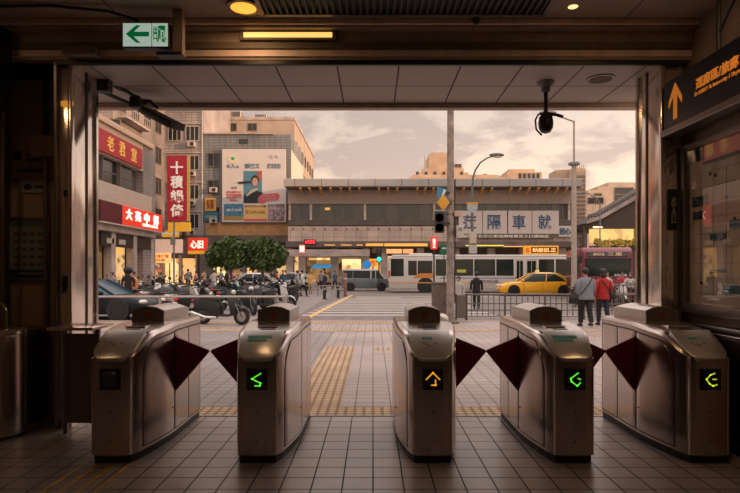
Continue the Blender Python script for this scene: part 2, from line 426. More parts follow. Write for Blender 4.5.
# black direction sign
t = thing('direction_sign', 'long black direction sign with an orange up arrow on the right wall', 'sign', (2.84, 5.44, 2.92))
SG = mat('black sign face', (.006,.008,.014), .35)
t.rotation_euler.z = 0
L = 2.3
bx('sign_box', SG, t, 0, .14, -L, 0, 0, .45, .006)
bx('lower_rail', STEELD, t, -.02, .16, -L, .02, -.07, -.005, .006)
ORG = mat('orange sign lettering', (.65,.20,.02), .5, emit=(1,.33,.04), estr=.22)
def arrow(parent, c, s, m, face):
    pts = [(0,.5),(.42,.05),(.42,-.13),(.11,.17),(.11,-.5),(-.11,-.5),(-.11,.17),(-.42,-.13),(-.42,.05)]
    b = MB()
    if face == '-x':
        vs = [(c[0], c[1]-p[0]*s*.78, c[2]+p[1]*s) for p in pts]; ws = [(c[0]+.006, v[1], v[2]) for v in vs]
    else:
        vs = [(c[0]+p[1]*-s, c[1], c[2]+p[0]*s*.9) for p in pts]; ws = [(v[0], v[1]+.006, v[2]) for v in vs]
    b.add(vs+ws, [tuple(range(9)), tuple(range(17, 8, -1))]+[(i, (i+1)%9, 9+(i+1)%9, 9+i) for i in range(9)])
    return b.build('arrow', m, parent)
arrow(t, (-.006, -.21, .225), .34, ORG, '-x')
letter('lettering', '逕廊區/旅廊', ORG, t, (-.002, -.83, .265), .57, .10, face='-x', bold=.02, depth=.004)
letter('lettering', 'D-HSRT & Intercity / Skytrain', ORG, t, (-.002, -.87, .175), .68, .042, face='-x', depth=.004)
b = MB(); b.tube([(.07,-.75,.48),(.07,-.75,1.05)], .02, 8)
b.build('hanger', DARK, t)
b = MB(); b.tube([(.07,-.75,.62),(.07,-1.1,.95),(.07,-1.5,1.04)], .012, 6); b.build('cable', BLACK, t)
# steel cabinet by right wall
t = thing('steel_cabinet', 'low steel cabinet against the right wall beyond the rightmost gate', 'cabinet', (3.075, 4.95, 0))
bx('body', STEEL, t, -.045, .04, -.45, .25, .08, 1.0, .02, 3); bx('lid', STEELD, t, -.06, .04, -.46, .26, 1.0, 1.06, .02, 3); bx('plinth', KICK, t, -.03, .04, -.43, .23, 0, .08)

# --- ceiling fittings
t = thing('vent_grille', 'dark slatted air vent grille set in the hall ceiling', 'vent', (.28, 4.86, ZC-.03))
f = MB(); f.box(-1.3,1.3,.28,.32,-.01,.03); f.box(-1.3,1.3,-.42,-.38,-.01,.03); f.box(-1.32,-1.28,-.42,.32,-.01,.03); f.box(1.28,1.32,-.42,.32,-.01,.03)
f.build('frame', STEELD, t); b = MB()
for k in range(42): b.box(-1.26+k*.061, -1.235+k*.061, -.38, .28, -.005, .02)
b.build('slats', DARK, t); bx('backing', BLACK, t, -1.28, 1.28, -.38, .28, .021, .029)
t = thing('ceiling_lamp', 'glowing orange recessed lamp in the hall ceiling', 'lamp', (-1.17, 5.03, ZC-.02))
for (x_, y_, lb_) in ((-3.75, 4.1, 'orange ceiling lamp over the litter bins by the left wall'), (2.45, 4.0, 'orange ceiling lamp over the rightmost gate')):  # the lamp over the gate is an unseen addition for fill
    q0 = thing('ceiling_lamp', lb_, 'lamp', (x_, y_, ZC-.02)); MB().lathe([(.13,-.012),(.15,-.012),(.15,.02),(.13,.02)]).build('ring', STEELD, q0)
    MB().lathe([(.01,-.03),(.07,-.028),(.115,-.012),(.13,.01)]).build('lens', mat('orange lamp lens', (1,.5,.1), .4, emit=(1,.36,.04), estr=1.25), q0)
MB().lathe([(.13,-.012),(.15,-.012),(.15,.02),(.13,.02)]).build('ring', STEELD, t)
MB().lathe([(.01,-.03),(.07,-.028),(.115,-.012),(.13,.01)]).build('lens', mat('orange lamp lens', (1,.5,.1), .4, emit=(1,.36,.04), estr=1.25), t)
t = thing('tube_light', 'glowing yellow tube light recessed in the beam over the gates', 'lamp', (-.825, 5.41, 3.83))
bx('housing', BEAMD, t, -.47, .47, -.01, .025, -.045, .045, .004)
bx('diffuser', mat('yellow diffuser', (1,.8,.3), .4, emit=(1,.56,.15), estr=.95), t, -.43, .43, -.02, -.01, -.022, .028, .004)
o = MB().ball((.98,5.28,3.92),.035).build('sprinkler', DARK); tag(o,'tiny dark sprinkler head under the hall ceiling','sprinkler')
o = MB().lathe([(.01,-.008),(.035,-.006),(.045,0),(.045,.012)], n=16).build('ceiling_spot', mat('warm spot lens', (1,.6,.25), .4, emit=(1,.55,.2), estr=1.6), None, loc=(GX(573,5.07), 5.07, ZC)); tag(o, 'tiny warm spot light in the ceiling right of the vent grille', 'lamp')
o = MB().tube([(-3.5,5.0,3.92),(-2.9,5.0,3.93),(-2.4,5.05,3.90),(-2.15,5.1,3.84)], .014, 6).build('ceiling_cable', BLACK); tag(o, 'loose black cable looping along the ceiling to the exit sign', 'cable')
# exit sign
GRN = mat('green pictogram', (.0,.16,.045), .5, emit=(0,.25,.07), estr=.25)
SFACE = mat('lit pale sign face', (.55,.75,.6), .5, emit=(.58,.74,.62), estr=.42)
t = thing('exit_sign', 'lit green and white exit sign with a left arrow hung over the opening', 'sign', (GX(145.5,5.1), 5.1, GZ(46.5,5.1)))
bx('housing', DARK, t, -.216, .216, .0, .09, -.012, .223, .006)
bx('face', SFACE, t, -.205, .055, -.006, 0, .0, .212, .002)
bx('face', SFACE, t, .062, .205, -.006, 0, .0, .212, .002)
arrow(t, (-.07, -.012, .11), .21, GRN, '-y')
letter('door_pictogram', '凧', GRN, t, (.152, -.010, .11), .085, .15, bold=.015, depth=.004)
letter('sign_lettering', '出\n口', GRN, t, (.093, -.010, .12), .035, .12, bold=.01, depth=.004)
bx('bracket', BEAM, t, .24, .33, .02, .10, -.06, .34); bx('mount', DARK, t, .10, .32, .0, .12, -.075, -.045)
# orange marker light on wall
o = bx('marker_light', mat('amber marker', (.8,.35,.05), .5, emit=(1,.4,.05), estr=.35), None, GX(61,5.49), GX(73,5.49), 5.485, 5.499, GZ(106,5.49), GZ(101,5.49)); tag(o, 'small amber light strip high beside the left door frame', 'light')

# --- dome camera under canopy
t = thing('dome_camera', 'dark dome camera hanging from the canopy soffit', 'camera', (1.88, 6.06, 3.60))
MB().lathe([(.01,-.11),(.045,-.11),(.05,-.06),(.09,-.02),(.1,0),(.01,0)]).build('ceiling_mount', GREYP, t)
MB().tube([(0,0,-.1),(0,0,-.32)], .022, 10).build('stem', DARK, t)
MB().lathe([(.01,-.56),(.05,-.545),(.075,-.50),(.08,-.44),(.07,-.38),(.03,-.33),(.01,-.31)]).build('dome', BLACK, t)
MB().tube([(-.01,-.02,-.34),(-.09,-.02,-.36),(-.12,-.02,-.42),(-.11,-.02,-.52),(-.05,-.02,-.585)], .01, 8).build('guard_wire', DARK, t)
MB().tube([(0,0,-.34),(.10,-.05,-.37),(.16,-.08,-.40)], .018, 8).build('arm', DARK, t)
t = thing('soffit_speaker', 'round flush speaker in the canopy soffit near the dome camera', 'speaker', (2.43, 5.95, 3.595))
MB().lathe([(.01,-.01),(.12,-.01),(.13,.004)]).build('grille', mat('rusty brown mesh', (.10,.06,.04), .7), t); MB().lathe([(.13,-.008),(.145,-.006),(.145,.004),(.13,.004)]).build('rim', STEELD, t)

# --- bracketed box lamp at upper left, outside
t = thing('box_floodlight', 'long dark box floodlight on a bracket arm at the upper left of the opening', 'floodlight', tuple(P(104,78,6.05)))
o0 = P(104,78,6.05)
def q(px, py, Y): return P(px,py,Y)-o0
MB().tube([q(101,74,6.05), q(146,104,6.5)], .018).build('arm', DARK, t)
MB().tube([q(101,91,6.05), q(135,106,6.45)], .022).build('arm', DARK, t)
MB().tube([q(103,80,6.05), q(118,89,6.25), q(140,97,6.45)], .010).build('cable', BLACK, t)
c = q(136.5,103,6.42); MB().cbox(c,(.12,.12,.12)).build('junction_box', DARK, t, .008)
c = q(104,83,6.03); MB().cbox(c,(.14,.12,.2)).build('wall_bracket', DARK, t, .008)
MB().tube([q(136,100,6.45), q(150,101,6.5), q(158,108,6.5)], .02).build('swivel', DARK, t)
a, b_ = q(146,112,6.6), q(177,128,6.35); d = (b_-a).normalized(); s_ = d.cross(Vector((0,0,1))).normalized(); u_ = s_.cross(d)
def oriented(a, b, w, h0, h1): return [[p+s_*w*i+u_*k for i, k in ((-1,h0),(1,h0),(1,h1),(-1,h1))] for p in (a, b)]
m = MB(); m.loft(oriented(a, b_, .11, -.02, .06)); m.build('housing', DARK, t, .012)
m = MB(); m.loft(oriented(a+d*.03, b_-d*.03, .09, -.03, -.021)); m.build('lens', GREYP, t)

# --- waste bins on the left
t = thing('steel_bin', 'round stainless steel litter bin against the left wall', 'bin', (-3.58, 5.25, 0))
MB().lathe([(.27,.02),(.28,.03),(.28,.93),(.275,.95)], n=40).build('body', STEEL, t)
MB().lathe([(.01,.93),(.20,.94),(.275,.945),(.285,.955),(.285,.985),(.26,1.0),(.01,1.0)], n=40).build('lid', STEELP, t)
MB().lathe([(.27,0),(.27,.02)], n=40).build('base', BLACK, t)
pts = [( .13*math.cos(R(a)), 0, 1.13+.13*math.sin(R(a))) for a in range(0, 181, 15)]
MB().tube([(.13,0,1.0)]+pts+[(-.13,0,1.0)], .018, 10).build('hoop_handle', CHROME, t)
t = thing('dark_bin', 'dark round bin standing behind the steel litter bin', 'bin', (-3.61, 5.76, 0))
MB().lathe([(.20,0),(.21,.9),(.19,.92)], n=32).build('body', DARK, t)
MB().lathe([(.22,.9),(.22,.95),(.17,.97),(.01,.97)], n=32).build('lid', STEELD, t)

# --- side shelf left of gate 1
t = thing('side_barrier', 'narrow steel side barrier joining the leftmost gate to the door frame', 'barrier', (-2.70, 5.3, 0))
bx('top_shelf', STEELP, t, -.28, .14, -.22, .22, 1.0, 1.03, .006, 2)
for x in (-.22, .08): bx('upright', STEELD, t, x-.02, x+.02, -.02, .02, .0, 1.0, .004)
bx('panel', STEELD, t, -.20, .06, -.012, .012, .1, .95, .004)
# ================================================================== TICKET GATES
def hw(y):
    """half width of a gate along its length: narrow nose, bowed flank"""
    t = max(0, min(1, (y-.10)/.65))
    k = .185+(.268-.185)*math.sin(t*PI/2)
    return k if y >= .10 else .150+(.185-.150)*max(0, y)/.10
def ztop(y):
    if y < .30: return .865+(1.025-.865)*y/.30
    return 1.025+.045*min(1, (y-.30)/.45)
def led_points(kind):
    return {'up': [[(-.36,.02),(0,.38),(.36,.02)], [(.14,-.03),(.14,-.30),(-.06,-.30)]],
            'left': [[(.22,.34),(-.26,.04),(.22,-.20),(.16,-.34),(-.08,-.34)]],
            'hook': [[(.14,.36),(-.26,.06),(-.22,-.10),(.10,-.34),(.26,-.18)], [(.16,.06),(.26,.02)]],
            'bend': [[(.18,.34),(-.04,.26),(-.26,.02),(-.10,-.22),(.10,-.34),(.30,-.28)], [(.10,.02),(.26,.02)]]}[kind]
GLED = mat('green led', (.1,.8,.1), .5, emit=(.16,1,.05), estr=.6)
OLED = mat('amber led', (1,.5,.05), .5, emit=(1,.42,.03), estr=.65)
YLED = mat('yellow green led', (.7,.8,.05), .5, emit=(.75,.8,.04), estr=.45)
SCR = mat('dim screen', (.05,.06,.055), .15, spec=.8)
DISP = mat('satin grey display panel', (.62,.59,.56), .28, .6, var=.06)
OSIG = mat('small orange label', (.22,.05,.015), .5)
HEADM = steel('reader head steel', (.66, .60, .56), .30, vert=False)
HEADF = mat('dull bronze reader face', (.20,.165,.14), .4, .4, var=.06)
def make_gate(x, label, led, ledm, teal, fl, fr, sidelab):
    Y0 = 4.47
    t = thing('ticket_gate', label, 'ticket gate', (x, Y0, 0), group='ticket gates across the station entrance')
    ys = [0, .012, .035, .07, .10]+[.10+1.35*i/16 for i in range(1, 16)]+[1.44, 1.46]
    rings = []
    for y in ys:
        w = hw(y); z = ztop(y)
        if y == 0: w -= .03
        if y == .012: w -= .012
        if y > 1.45: w -= .03
        rings.append([(-w,y,.065),(w,y,.065),(w,y,z-.03),(w-.015,y,z-.007),(w-.04,y,z),(-w+.04,y,z),(-w+.015,y,z-.007),(-w,y,z-.03)])
    MB().loft(rings).build('housing', STEEL, t, ang=20)
    k = MB(); k.loft([[(-(hw(y)-.012),y,0),(hw(y)-.012,y,0),(hw(y)-.012,y,.065),(-(hw(y)-.012),y,.065)] for y in [.02]+ys[3:-1]]); k.build('kick_plate', KICK, t)
    # nose: gently curved front post cover
    n = 10; pr = [(.148*math.sin(R(a)), -.02*math.cos(R(a))*1.0) for a in [-90+180*i/n for i in range(n+1)]]
    pr = [(a, b) for a, b in pr]
    MB().prism(pr, 'z', .07, .86).build('front_cover', STEEL, t, ang=60)
    for s in (-1, 1):
        MB().box(s*.152-.006, s*.152+.006, -.006, .01, .07, .85).build('edge_strip', STEELP, t, .003)
    # side panels
    for s in (-1, 1):
        for (a, b, rnd) in ((.145, .665, True), (.68, 1.05, False), (1.06, 1.42, False)):
            rings = []; N = 14
            for i in range(N+1):
                y = a-.006+(b-a+.012)*i/N; zt = min(ztop(y), 1.07)-.068
                if rnd:
                    u = (y-a+.006)/.166
                    if u < 1: zt -= .16*(1-math.sqrt(max(0, 1-(1-u)**2)))
                w = hw(y); rings.append([(s*(w-.01),y,.088),(s*(w+.0025),y,.088),(s*(w+.0025),y,zt),(s*(w-.01),y,zt)])
            MB().loft(rings).build('panel_gasket', BLACK, t, ang=40)
            rings = []
            for i in range(N+1):
                y = a+(b-a)*i/N; zt = min(ztop(y), 1.07)-.075
                if rnd:
                    u = (y-a)/.16
                    if u < 1: zt -= .16*(1-math.sqrt(max(0, 1-(1-u)**2)))
                o_ = .001 if i in (0, N) else .007
                w = hw(y)
                rings.append([(s*(w-.01),y,.095),(s*(w+o_),y,.10),(s*(w+o_),y,zt-.005),(s*(w-.01),y,zt)])
            MB().loft(rings).build('side_panel', STEEL, t, ang=40)
        MB().cyl((s*(hw(.62)+.005),.62,.30),(s*(hw(.62)+.012),.62,.30),.007,n=8).build('lock', BLACK, t)
    # top plate
    rings = [[(-(hw(y)-.05),y,ztop(y)+.001),(hw(y)-.05,y,ztop(y)+.001),(hw(y)-.05,y,ztop(y)+.006),(-(hw(y)-.05),y,ztop(y)+.006)] for y in (.30,.45,.60,.73)]
    MB().loft(rings).build('top_plate', STEELH, t)
    # sloping display tongue
    a0 = Vector((0,.285,1.032)); a1 = Vector((0,-.035,.835)); d = (a1-a0).normalized(); up = Vector((1,0,0)).cross(d); up = -up if up.z < 0 else up
    Ls = (a1-a0).length; W = .172
    out = [(-W,0),(-W,.55*Ls)]+[(-W+.09*(1-math.cos(R(q_))), .55*Ls+(.45*Ls)*math.sin(R(q_))) for q_ in (20,40,60,75,90)]
    out = out+[(-p, v) for p, v in out[::-1]]
    top = [a0+d*v+Vector((p,0,0))+up*.018 for p, v in out]; bot = [a0+d*v+Vector((p*.96,0,0))-up*.02 for p, v in out]
    MB().loft([bot, top]).build('display_panel', DISP, t, .008, 2)
    # teal lettering blocks
    g = MB(); random.seed(int(x*100)+9)
    def pt(p, v, e): return a0+d*v+Vector((p,0,0))+up*e
    rows = [(.10,-.115,.085),(.145,-.115,.03)] if teal == 2 else ([(.12,-.07,.0)] if teal == 1 else [])
    for v, xa, xb in rows:
        xx = xa
        while xx < xb:
            w_ = random.choice((.010,.016,.022)); hh = .034
            g.loft([[pt(xx,v-hh/2,.018),pt(xx+w_,v-hh/2,.018),pt(xx+w_,v+hh/2,.018),pt(xx,v+hh/2,.018)], [pt(xx,v-hh/2,.020),pt(xx+w_,v-hh/2,.020),pt(xx+w_,v+hh/2,.020),pt(xx,v+hh/2,.020)]])
            xx += w_+.004
    if rows: g.build('teal_print', TEAL, t)
    if teal < 2:
        g = MB()
        for (xx, v) in ((-.08,.17),(-.05,.19),(.02,.18),(-.03,.21)): g.loft([[pt(xx,v,.018),pt(xx+.03,v,.018),pt(xx+.03,v+.012,.018),pt(xx,v+.012,.018)], [pt(xx,v,.020),pt(xx+.03,v,.020),pt(xx+.03,v+.012,.020),pt(xx,v+.012,.020)]])
        g.build('grey_print', GREYP, t)
    # ticket slot on top
    MB().lathe([(.01,0),(.06,0),(.062,.006),(.01,.008)], c=(0,0,0), n=24).build('reader_disc', BLACK, t, loc=(.015,.37,ztop(.37)+.006)).scale = (1, .7, 1)
    bx('reader_plate', STEELP, t, -.09, .09, .44, .60, ztop(.5)+.004, ztop(.5)+.016, .004)
    # top box with a faceted roof and a face that leans back
    zb = 1.068; W = .150
    prof = lambda w, z0_, h1, h2: [(-w,z0_),(w,z0_),(w,z0_+h1),(w*.55,z0_+h2*.93),(w*.12,z0_+h2),(-w*.12,z0_+h2),(-w*.55,z0_+h2*.93),(-w,z0_+h1)]
    b = MB(); r1 = prof(W, zb, .108, .148)
    front = [(p, .725+(z-zb)*.06, z) for p, z in r1]
    b.loft([front, [(p, .80, z) for p, z in r1], [(p, 1.30, z) for p, z in r1], [(p, 1.44, z) for p, z in prof(W-.006, zb, .09, .125)]]).build('reader_head', HEADM, t, ang=8)
    b = MB(); r2 = prof(W*.93, zb+.008, .092, .128)
    b.loft([[(p, .722+(z-zb)*.06, z) for p, z in r2], [(p, .735+(z-zb)*.06, z) for p, z in r2]]).build('head_face', HEADF, t, ang=18)
    b = MB(); q3 = [(-.026, zb+.035), (.030, zb+.035), (.030, zb+.095), (-.026, zb+.095)]
    b.loft([[(p, .718+(z-zb)*.06, z) for p, z in q3], [(p, .724+(z-zb)*.06, z) for p, z in q3]]).build('face_label', OSIG, t)
    # front sign
    bx('led_frame', BLACK, t, -.082, .082, -.032, -.012, .595, .765, .006, 2)
    if led:
        g = MB()
        for line in led_points(led):
            for p, q_ in zip(line, line[1:]):
                a_ = Vector((p[0]*.145,-.034,.68+p[1]*.145)); b_ = Vector((q_[0]*.145,-.034,.68+q_[1]*.145))
                n_ = (b_-a_).normalized(); c_ = Vector((n_.z,0,-n_.x))*.005
                a_ -= n_*.006; b_ += n_*.006
                g.loft([[a_-c_,a_+c_,b_+c_,b_-c_], [v+Vector((0,.004,0)) for v in (a_-c_,a_+c_,b_+c_,b_-c_)]])
        g.build('led_symbol', ledm, t)
    else:
        bx('screen', SCR, t, -.055, .055, -.036, -.032, .63, .735, .002)
    for zz in (.42, .18): MB().cyl((0,-.026,zz),(0,-.018,zz),.006,n=8).build('screw', BLACK, t)
    # flaps
    for on, s in ((fl, -1), (fr, 1)):
        if not on: continue
        o_ = []
        for a_, c_ in ((-PI/2, (.20,.47)), (0, (on-.02,.805)), (PI/2, (.20,.915))): pass
        w = on
        pts = [(.20,.445),(.272,.445),(.285,.452),(w-.012,.785),(w-.002,.80),(w-.012,.815),(.285,.93),(.272,.937),(.20,.937)]
        MB().prism([(s*p, z) for p, z in pts], 'y', .690, .722).build('flap', RED, t, .004, 2)
        MB().box(s*(hw(.70)-.02), s*(hw(.70)+.009), .684, .728, .435, .947).build('flap_slot', STEELD, t)
    return t
make_gate(-2.10, 'leftmost ticket gate, its front screen dark, beside the door frame', None, None, 0, 0, .583, '')
make_gate(-.927, 'ticket gate showing a green left arrow, left of the wide open aisle', 'left', GLED, 2, .583, 0, '')
make_gate(.478, 'middle ticket gate showing an amber up arrow, right of the wide aisle', 'up', OLED, 1, 0, .575, '')
make_gate(1.613, 'ticket gate showing a bright green bent arrow, second from the right wall', 'hook', GLED, 2, .565, .545, '')
make_gate(2.695, 'rightmost ticket gate, yellow arrow on its front, beside the right wall', 'bend', YLED, 1, .545, 0, '')
# ================================================================== STREET GROUND
PAVE = tiles('pavement tiles', (.39,.32,.30), (.355,.29,.272), (.17,.13,.115), .205, .205, .007, .5, bump=.3, noise=.22, nscale=.7, shift=(0,-5.93,0))
TACT = tiles('yellow tactile tiles', (.60,.42,.26), (.54,.37,.22), (.30,.20,.13), .1, .1, .02, .6, bump=.6, noise=.2, nscale=2)
ASPH = mat('asphalt', (.16,.135,.125), .75, var=.2, scale=3, bump=.3)
MARK = mat('white road paint', (.46,.42,.39), .6, var=.12, scale=5)
YMARK = mat('yellow road paint', (.62,.38,.14), .6, var=.15, scale=5)
struct(bx('sidewalk', PAVE, None, -30, 30, 5.93, 17.2, -.2, 0))
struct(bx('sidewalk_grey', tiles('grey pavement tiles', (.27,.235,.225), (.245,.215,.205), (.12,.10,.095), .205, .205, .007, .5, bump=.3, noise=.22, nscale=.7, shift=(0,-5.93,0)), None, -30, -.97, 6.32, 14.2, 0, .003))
struct(bx('road', ASPH, None, -70, 90, 17.2, 48.5, -.2, -.02))
struct(bx('ground', mat('far paving', (.24,.20,.18), .8), None, -90, 130, 48.5, 260, -.2, 0))
struct(bx('ground_left', mat('parking paving', (.22,.19,.18), .75, bump=.2), None, -30, -2.6, 17.2, 48.5, -.2, -.008))
struct(bx('threshold', STEELD, None, -2.97, 2.84, 5.90, 5.945, -.01, .006))
struct(bx('tactile_band_near', TACT, None, -9, 9, 5.95, 6.32, 0, .006))
struct(bx('tactile_path', TACT, None, -.97, -.37, 6.32, 11.3, 0, .006))
struct(bx('tactile_band_middle', TACT, None, -10, 10, 14.2, 14.6, 0, .006))
struct(bx('kerb', mat('kerb stone', (.34,.28,.25), .8), None, -30, 30, 17.0, 17.25, -.1, .012))
struct(bx('tactile_band_kerb', TACT, None, -12, 2.0, 16.2, 16.75, 0, .006))
for i, (px, py) in enumerate(((386,349),(214,328),(600,336))):
    Y = GY(py); struct(bx('tactile_patch', TACT, None, GX(px,Y)-.25, GX(px,Y)+.25, Y-.15, Y+.15, 0, .0065))
k = 0; y = 19.3
while y < 31:
    struct(bx('crosswalk_stripe', MARK, None, -2.5+.06*(y-19), 4.3, y, y+.36, -.02, -.012)); y += 1.25
b = MB(); b.add([(-2.25,18.4,-.019),(-2.05,18.4,-.019),(-1.25,35,-.019),(-1.45,35,-.019),(-2.25,18.4,-.006),(-2.05,18.4,-.006),(-1.25,35,-.006),(-1.45,35,-.006)], [(0,1,2,3),(4,5,6,7),(0,1,5,4),(1,2,6,5),(2,3,7,6),(3,0,4,7)])
struct(b.build('yellow_line', YMARK))
for (x0,x1,y0_,y1_) in ((4.6,30,19.2,19.5),(-1,30,33.0,33.3),(5,9,26,26.5),(12,18,26,26.4),(-1.0,1.6,31.5,31.9),(-10,-3,36.0,36.3)):
    struct(bx('lane_line', MARK, None, x0, x1, y0_, y1_, -.02, -.011))

# ================================================================== BUILDINGS
STONE = tiles('beige stone cladding', (.66,.52,.44), (.60,.47,.40), (.36,.28,.24), 1.1, .7, .03, .8, bump=.2, noise=.25, nscale=.6, rot=(PI/2,0,0))
FASC = tiles('grey fascia panels', (.38,.36,.35), (.355,.335,.325), (.16,.14,.14), 2.6, 3, .04, .6, noise=.15, nscale=.3, rot=(PI/2,0,0))
SOFT = mat('dark brown soffit', (.15,.11,.09), .8)  # plain dark brown, shared by the eave and the sign strip
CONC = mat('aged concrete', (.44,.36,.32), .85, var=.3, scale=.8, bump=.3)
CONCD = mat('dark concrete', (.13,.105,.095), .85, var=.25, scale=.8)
TILEG = tiles('grey wall tiles', (.44,.385,.37), (.40,.35,.34), (.18,.16,.15), .6, .3, .02, .7, noise=.35, nscale=.4, rot=(PI/2,0,0))
TILEB = tiles('blue grey wall tiles', (.24,.245,.25), (.215,.225,.235), (.10,.10,.11), .6, .3, .02, .7, noise=.3, nscale=.4, rot=(PI/2,0,0))
TILEP = tiles('pinkish wall tiles', (.30,.255,.24), (.27,.23,.215), (.22,.17,.15), .5, .25, .02, .7, noise=.35, nscale=.4, rot=(PI/2,0,PI/2))
SAND = mat('sandy tower wall', (.52,.38,.27), .85, var=.15, scale=.4)
SANDD = mat('sandy tower dark band', (.30,.22,.17), .85)
BRACK = mat('bracket with painted orange light', (.62,.33,.12), .6)  # orange light on the eave brackets is put into their colour
SHOP1 = glow('warm shop interior', (1,.42,.09), (.10,.035,.012), 1.0, 1.6, (.75,.45,.2))
SHOP2 = glow('bright shop interior', (1,.72,.36), (.45,.2,.06), 1.15, 1.2, (.95,.55,.2))
SHOP3 = glow('dim shop interior', (.20,.12,.07), (.02,.014,.01), .7, 1.1, (.5,.25,.08))
SHOP4 = glow('mixed goods in a lit shop', (.9,.5,.2), (.02,.12,.14), .7, 2.6, (.5,.10,.06))
REDS = mat('red shop sign', (.40,.014,.028), .5, emit=(.8,.02,.03), estr=.03)
REDL = mat('glowing red shop sign', (.8,.04,.02), .5, emit=(1,.05,.02), estr=.26)
MAROON = mat('maroon paint', (.10,.012,.018), .5)
GOLD = mat('gold lettering', (.75,.40,.08), .5, emit=(1,.5,.1), estr=.15)
WLET = mat('white lettering', (.85,.80,.72), .5, emit=(1,.9,.75), estr=.12)
WGLOW = mat('glowing white lettering', (1,.95,.85), .5, emit=(1,.86,.66), estr=.95)
def windows(parent, proto_args, spots):
    """one window built with frame and glass, then copied"""
    w, h, gm, fm, nm = proto_args
    f = MB(); f.box(-w/2,w/2,-.06,.04,0,.07); f.box(-w/2,w/2,-.06,.04,h-.07,h); f.box(-w/2,-w/2+.06,-.06,.04,0,h); f.box(w/2-.06,w/2,-.06,.04,0,h)
    for k in range(1, nm): f.box(-w/2+w*k/nm-.03, -w/2+w*k/nm+.03, -.05,.04,0,h)
    a = f.build('window', fm, parent); g = bx('pane', gm, a, -w/2+.02, w/2-.02, -.01, .02, .03, h-.03)
    for i, s in enumerate(spots):
        if i == 0: o = a
        else:
            o = a.copy(); COL.objects.link(o); o.parent = parent
            p = g.copy(); COL.objects.link(p); p.parent = o
            if len(s) > 4: p.material_slots[0].link = 'OBJECT'; p.material_slots[0].material = s[4]
        o.location = s[:3]; o.rotation_euler.z = s[3] if len(s) > 3 else 0
FRM = mat('brown window frame', (.16,.13,.115), .6); FRW = mat('pale window frame', (.45,.42,.39), .6)

# --- main long building across the road, front at Y=56; local origin at its foot, px->x
YB = 56.0
mb = thing('station_building', 'long low building with bracketed eave and window band across the road', 'building', (6.0, YB, 0))
def LX(px, Y=YB): return GX(px, Y)-6.0
xa, xb = LX(288), LX(574)
bx('wall', STONE, mb, xa, xb, .0, 14, GZ(242,YB), GZ(226,YB))
bx('upper_wall', mat('brown grey plaster', (.45,.36,.32), .8), mb, xa, xb, .0, 14, GZ(203,YB), GZ(186,YB))
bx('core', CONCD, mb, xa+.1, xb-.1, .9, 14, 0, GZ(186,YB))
bx('parapet', FASC, mb, xa-.1, xb+.1, -2.0, 14, GZ(186.5,YB-2), GZ(178.5,YB-2), .05)
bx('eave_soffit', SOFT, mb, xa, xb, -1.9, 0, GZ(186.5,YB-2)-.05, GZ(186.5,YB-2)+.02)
bx('ledge', mat('pale ledge', (.42,.35,.30), .8), mb, xa, xb, -.25, .2, GZ(204,YB), GZ(202.5,YB), .02)
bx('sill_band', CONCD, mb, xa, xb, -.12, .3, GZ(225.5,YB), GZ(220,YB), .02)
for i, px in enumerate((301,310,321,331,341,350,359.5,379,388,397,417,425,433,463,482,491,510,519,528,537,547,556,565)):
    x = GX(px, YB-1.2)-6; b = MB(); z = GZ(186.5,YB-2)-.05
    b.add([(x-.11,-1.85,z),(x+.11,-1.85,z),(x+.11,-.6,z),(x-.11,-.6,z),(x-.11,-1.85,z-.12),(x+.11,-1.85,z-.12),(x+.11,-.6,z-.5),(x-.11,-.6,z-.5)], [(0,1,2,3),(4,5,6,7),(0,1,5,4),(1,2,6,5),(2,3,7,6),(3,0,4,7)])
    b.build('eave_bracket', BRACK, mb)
z0, z1 = GZ(220,YB), GZ(203.5,YB); W = (xb-xa)/26
windows(mb, (W, z1-z0, GLASSD, FRM, 1), [(xa+W*(k+.5), .1, z0, 0) + ((GLASSR,) if k % 3 else ()) for k in range(26)])
for px in (290, 311, 365, 434, 569): bx('pilaster', STONE, mb, LX(px)-.12, LX(px)+.12, -.08, .2, z0, z1)
for k in range(27): MB().cyl((xa+.5+k*1.08,-.06,GZ(229,YB)),(xa+.5+k*1.08,0,GZ(229,YB)),.09,n=8).build('wall_stud', CONCD, mb)
bx('lit_window_panel', mat('orange lit blind', (.8,.4,.1), .5, emit=(1,.45,.08), estr=.5), mb, LX(325), LX(330), .06, .085, GZ(210,YB), GZ(207.5,YB))
# lower level: beam, columns, shops
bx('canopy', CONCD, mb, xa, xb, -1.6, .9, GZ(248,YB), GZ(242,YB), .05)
bx('canopy_beam', CONC, mb, LX(288), LX(370), -1.8, -1.6, GZ(256.5,YB-1.8), GZ(249.5,YB-1.8), .04)
bx('cream_panel', CREAM, mb, LX(372), LX(384), -.2, 0, GZ(253,YB), GZ(243,YB))
for px in (291, 303, 335, 366, 384, 420, 455, 490, 522, 560, 572):
    bx('column', CONC, mb, LX(px)-.35, LX(px)+.35, -.8, .1, 0, GZ(248,YB), .03)
for (a, b, c, d, m) in ((293,301,256,282,SHOP1),(307,332,256,282,SHOP3),(338,364,257,282,SHOP3),(342,361,259,275,SHOP2),(309,330,258,260,SHOP2),(368,383,262,284,SHOP1),(386,404,256,284,SHOP1),(422,454,258,284,SHOP3),(457,489,255,284,SHOP3),(492,520,256,284,SHOP3),(524,558,256,284,SHOP1)):
    Y = YB+ (.86 if m in (SHOP2,) else .88); bx('shop_interior', m, mb, LX(a,Y), LX(b,Y), Y-YB, Y-YB+.03, max(0, GZ(d,Y)), GZ(c,Y))
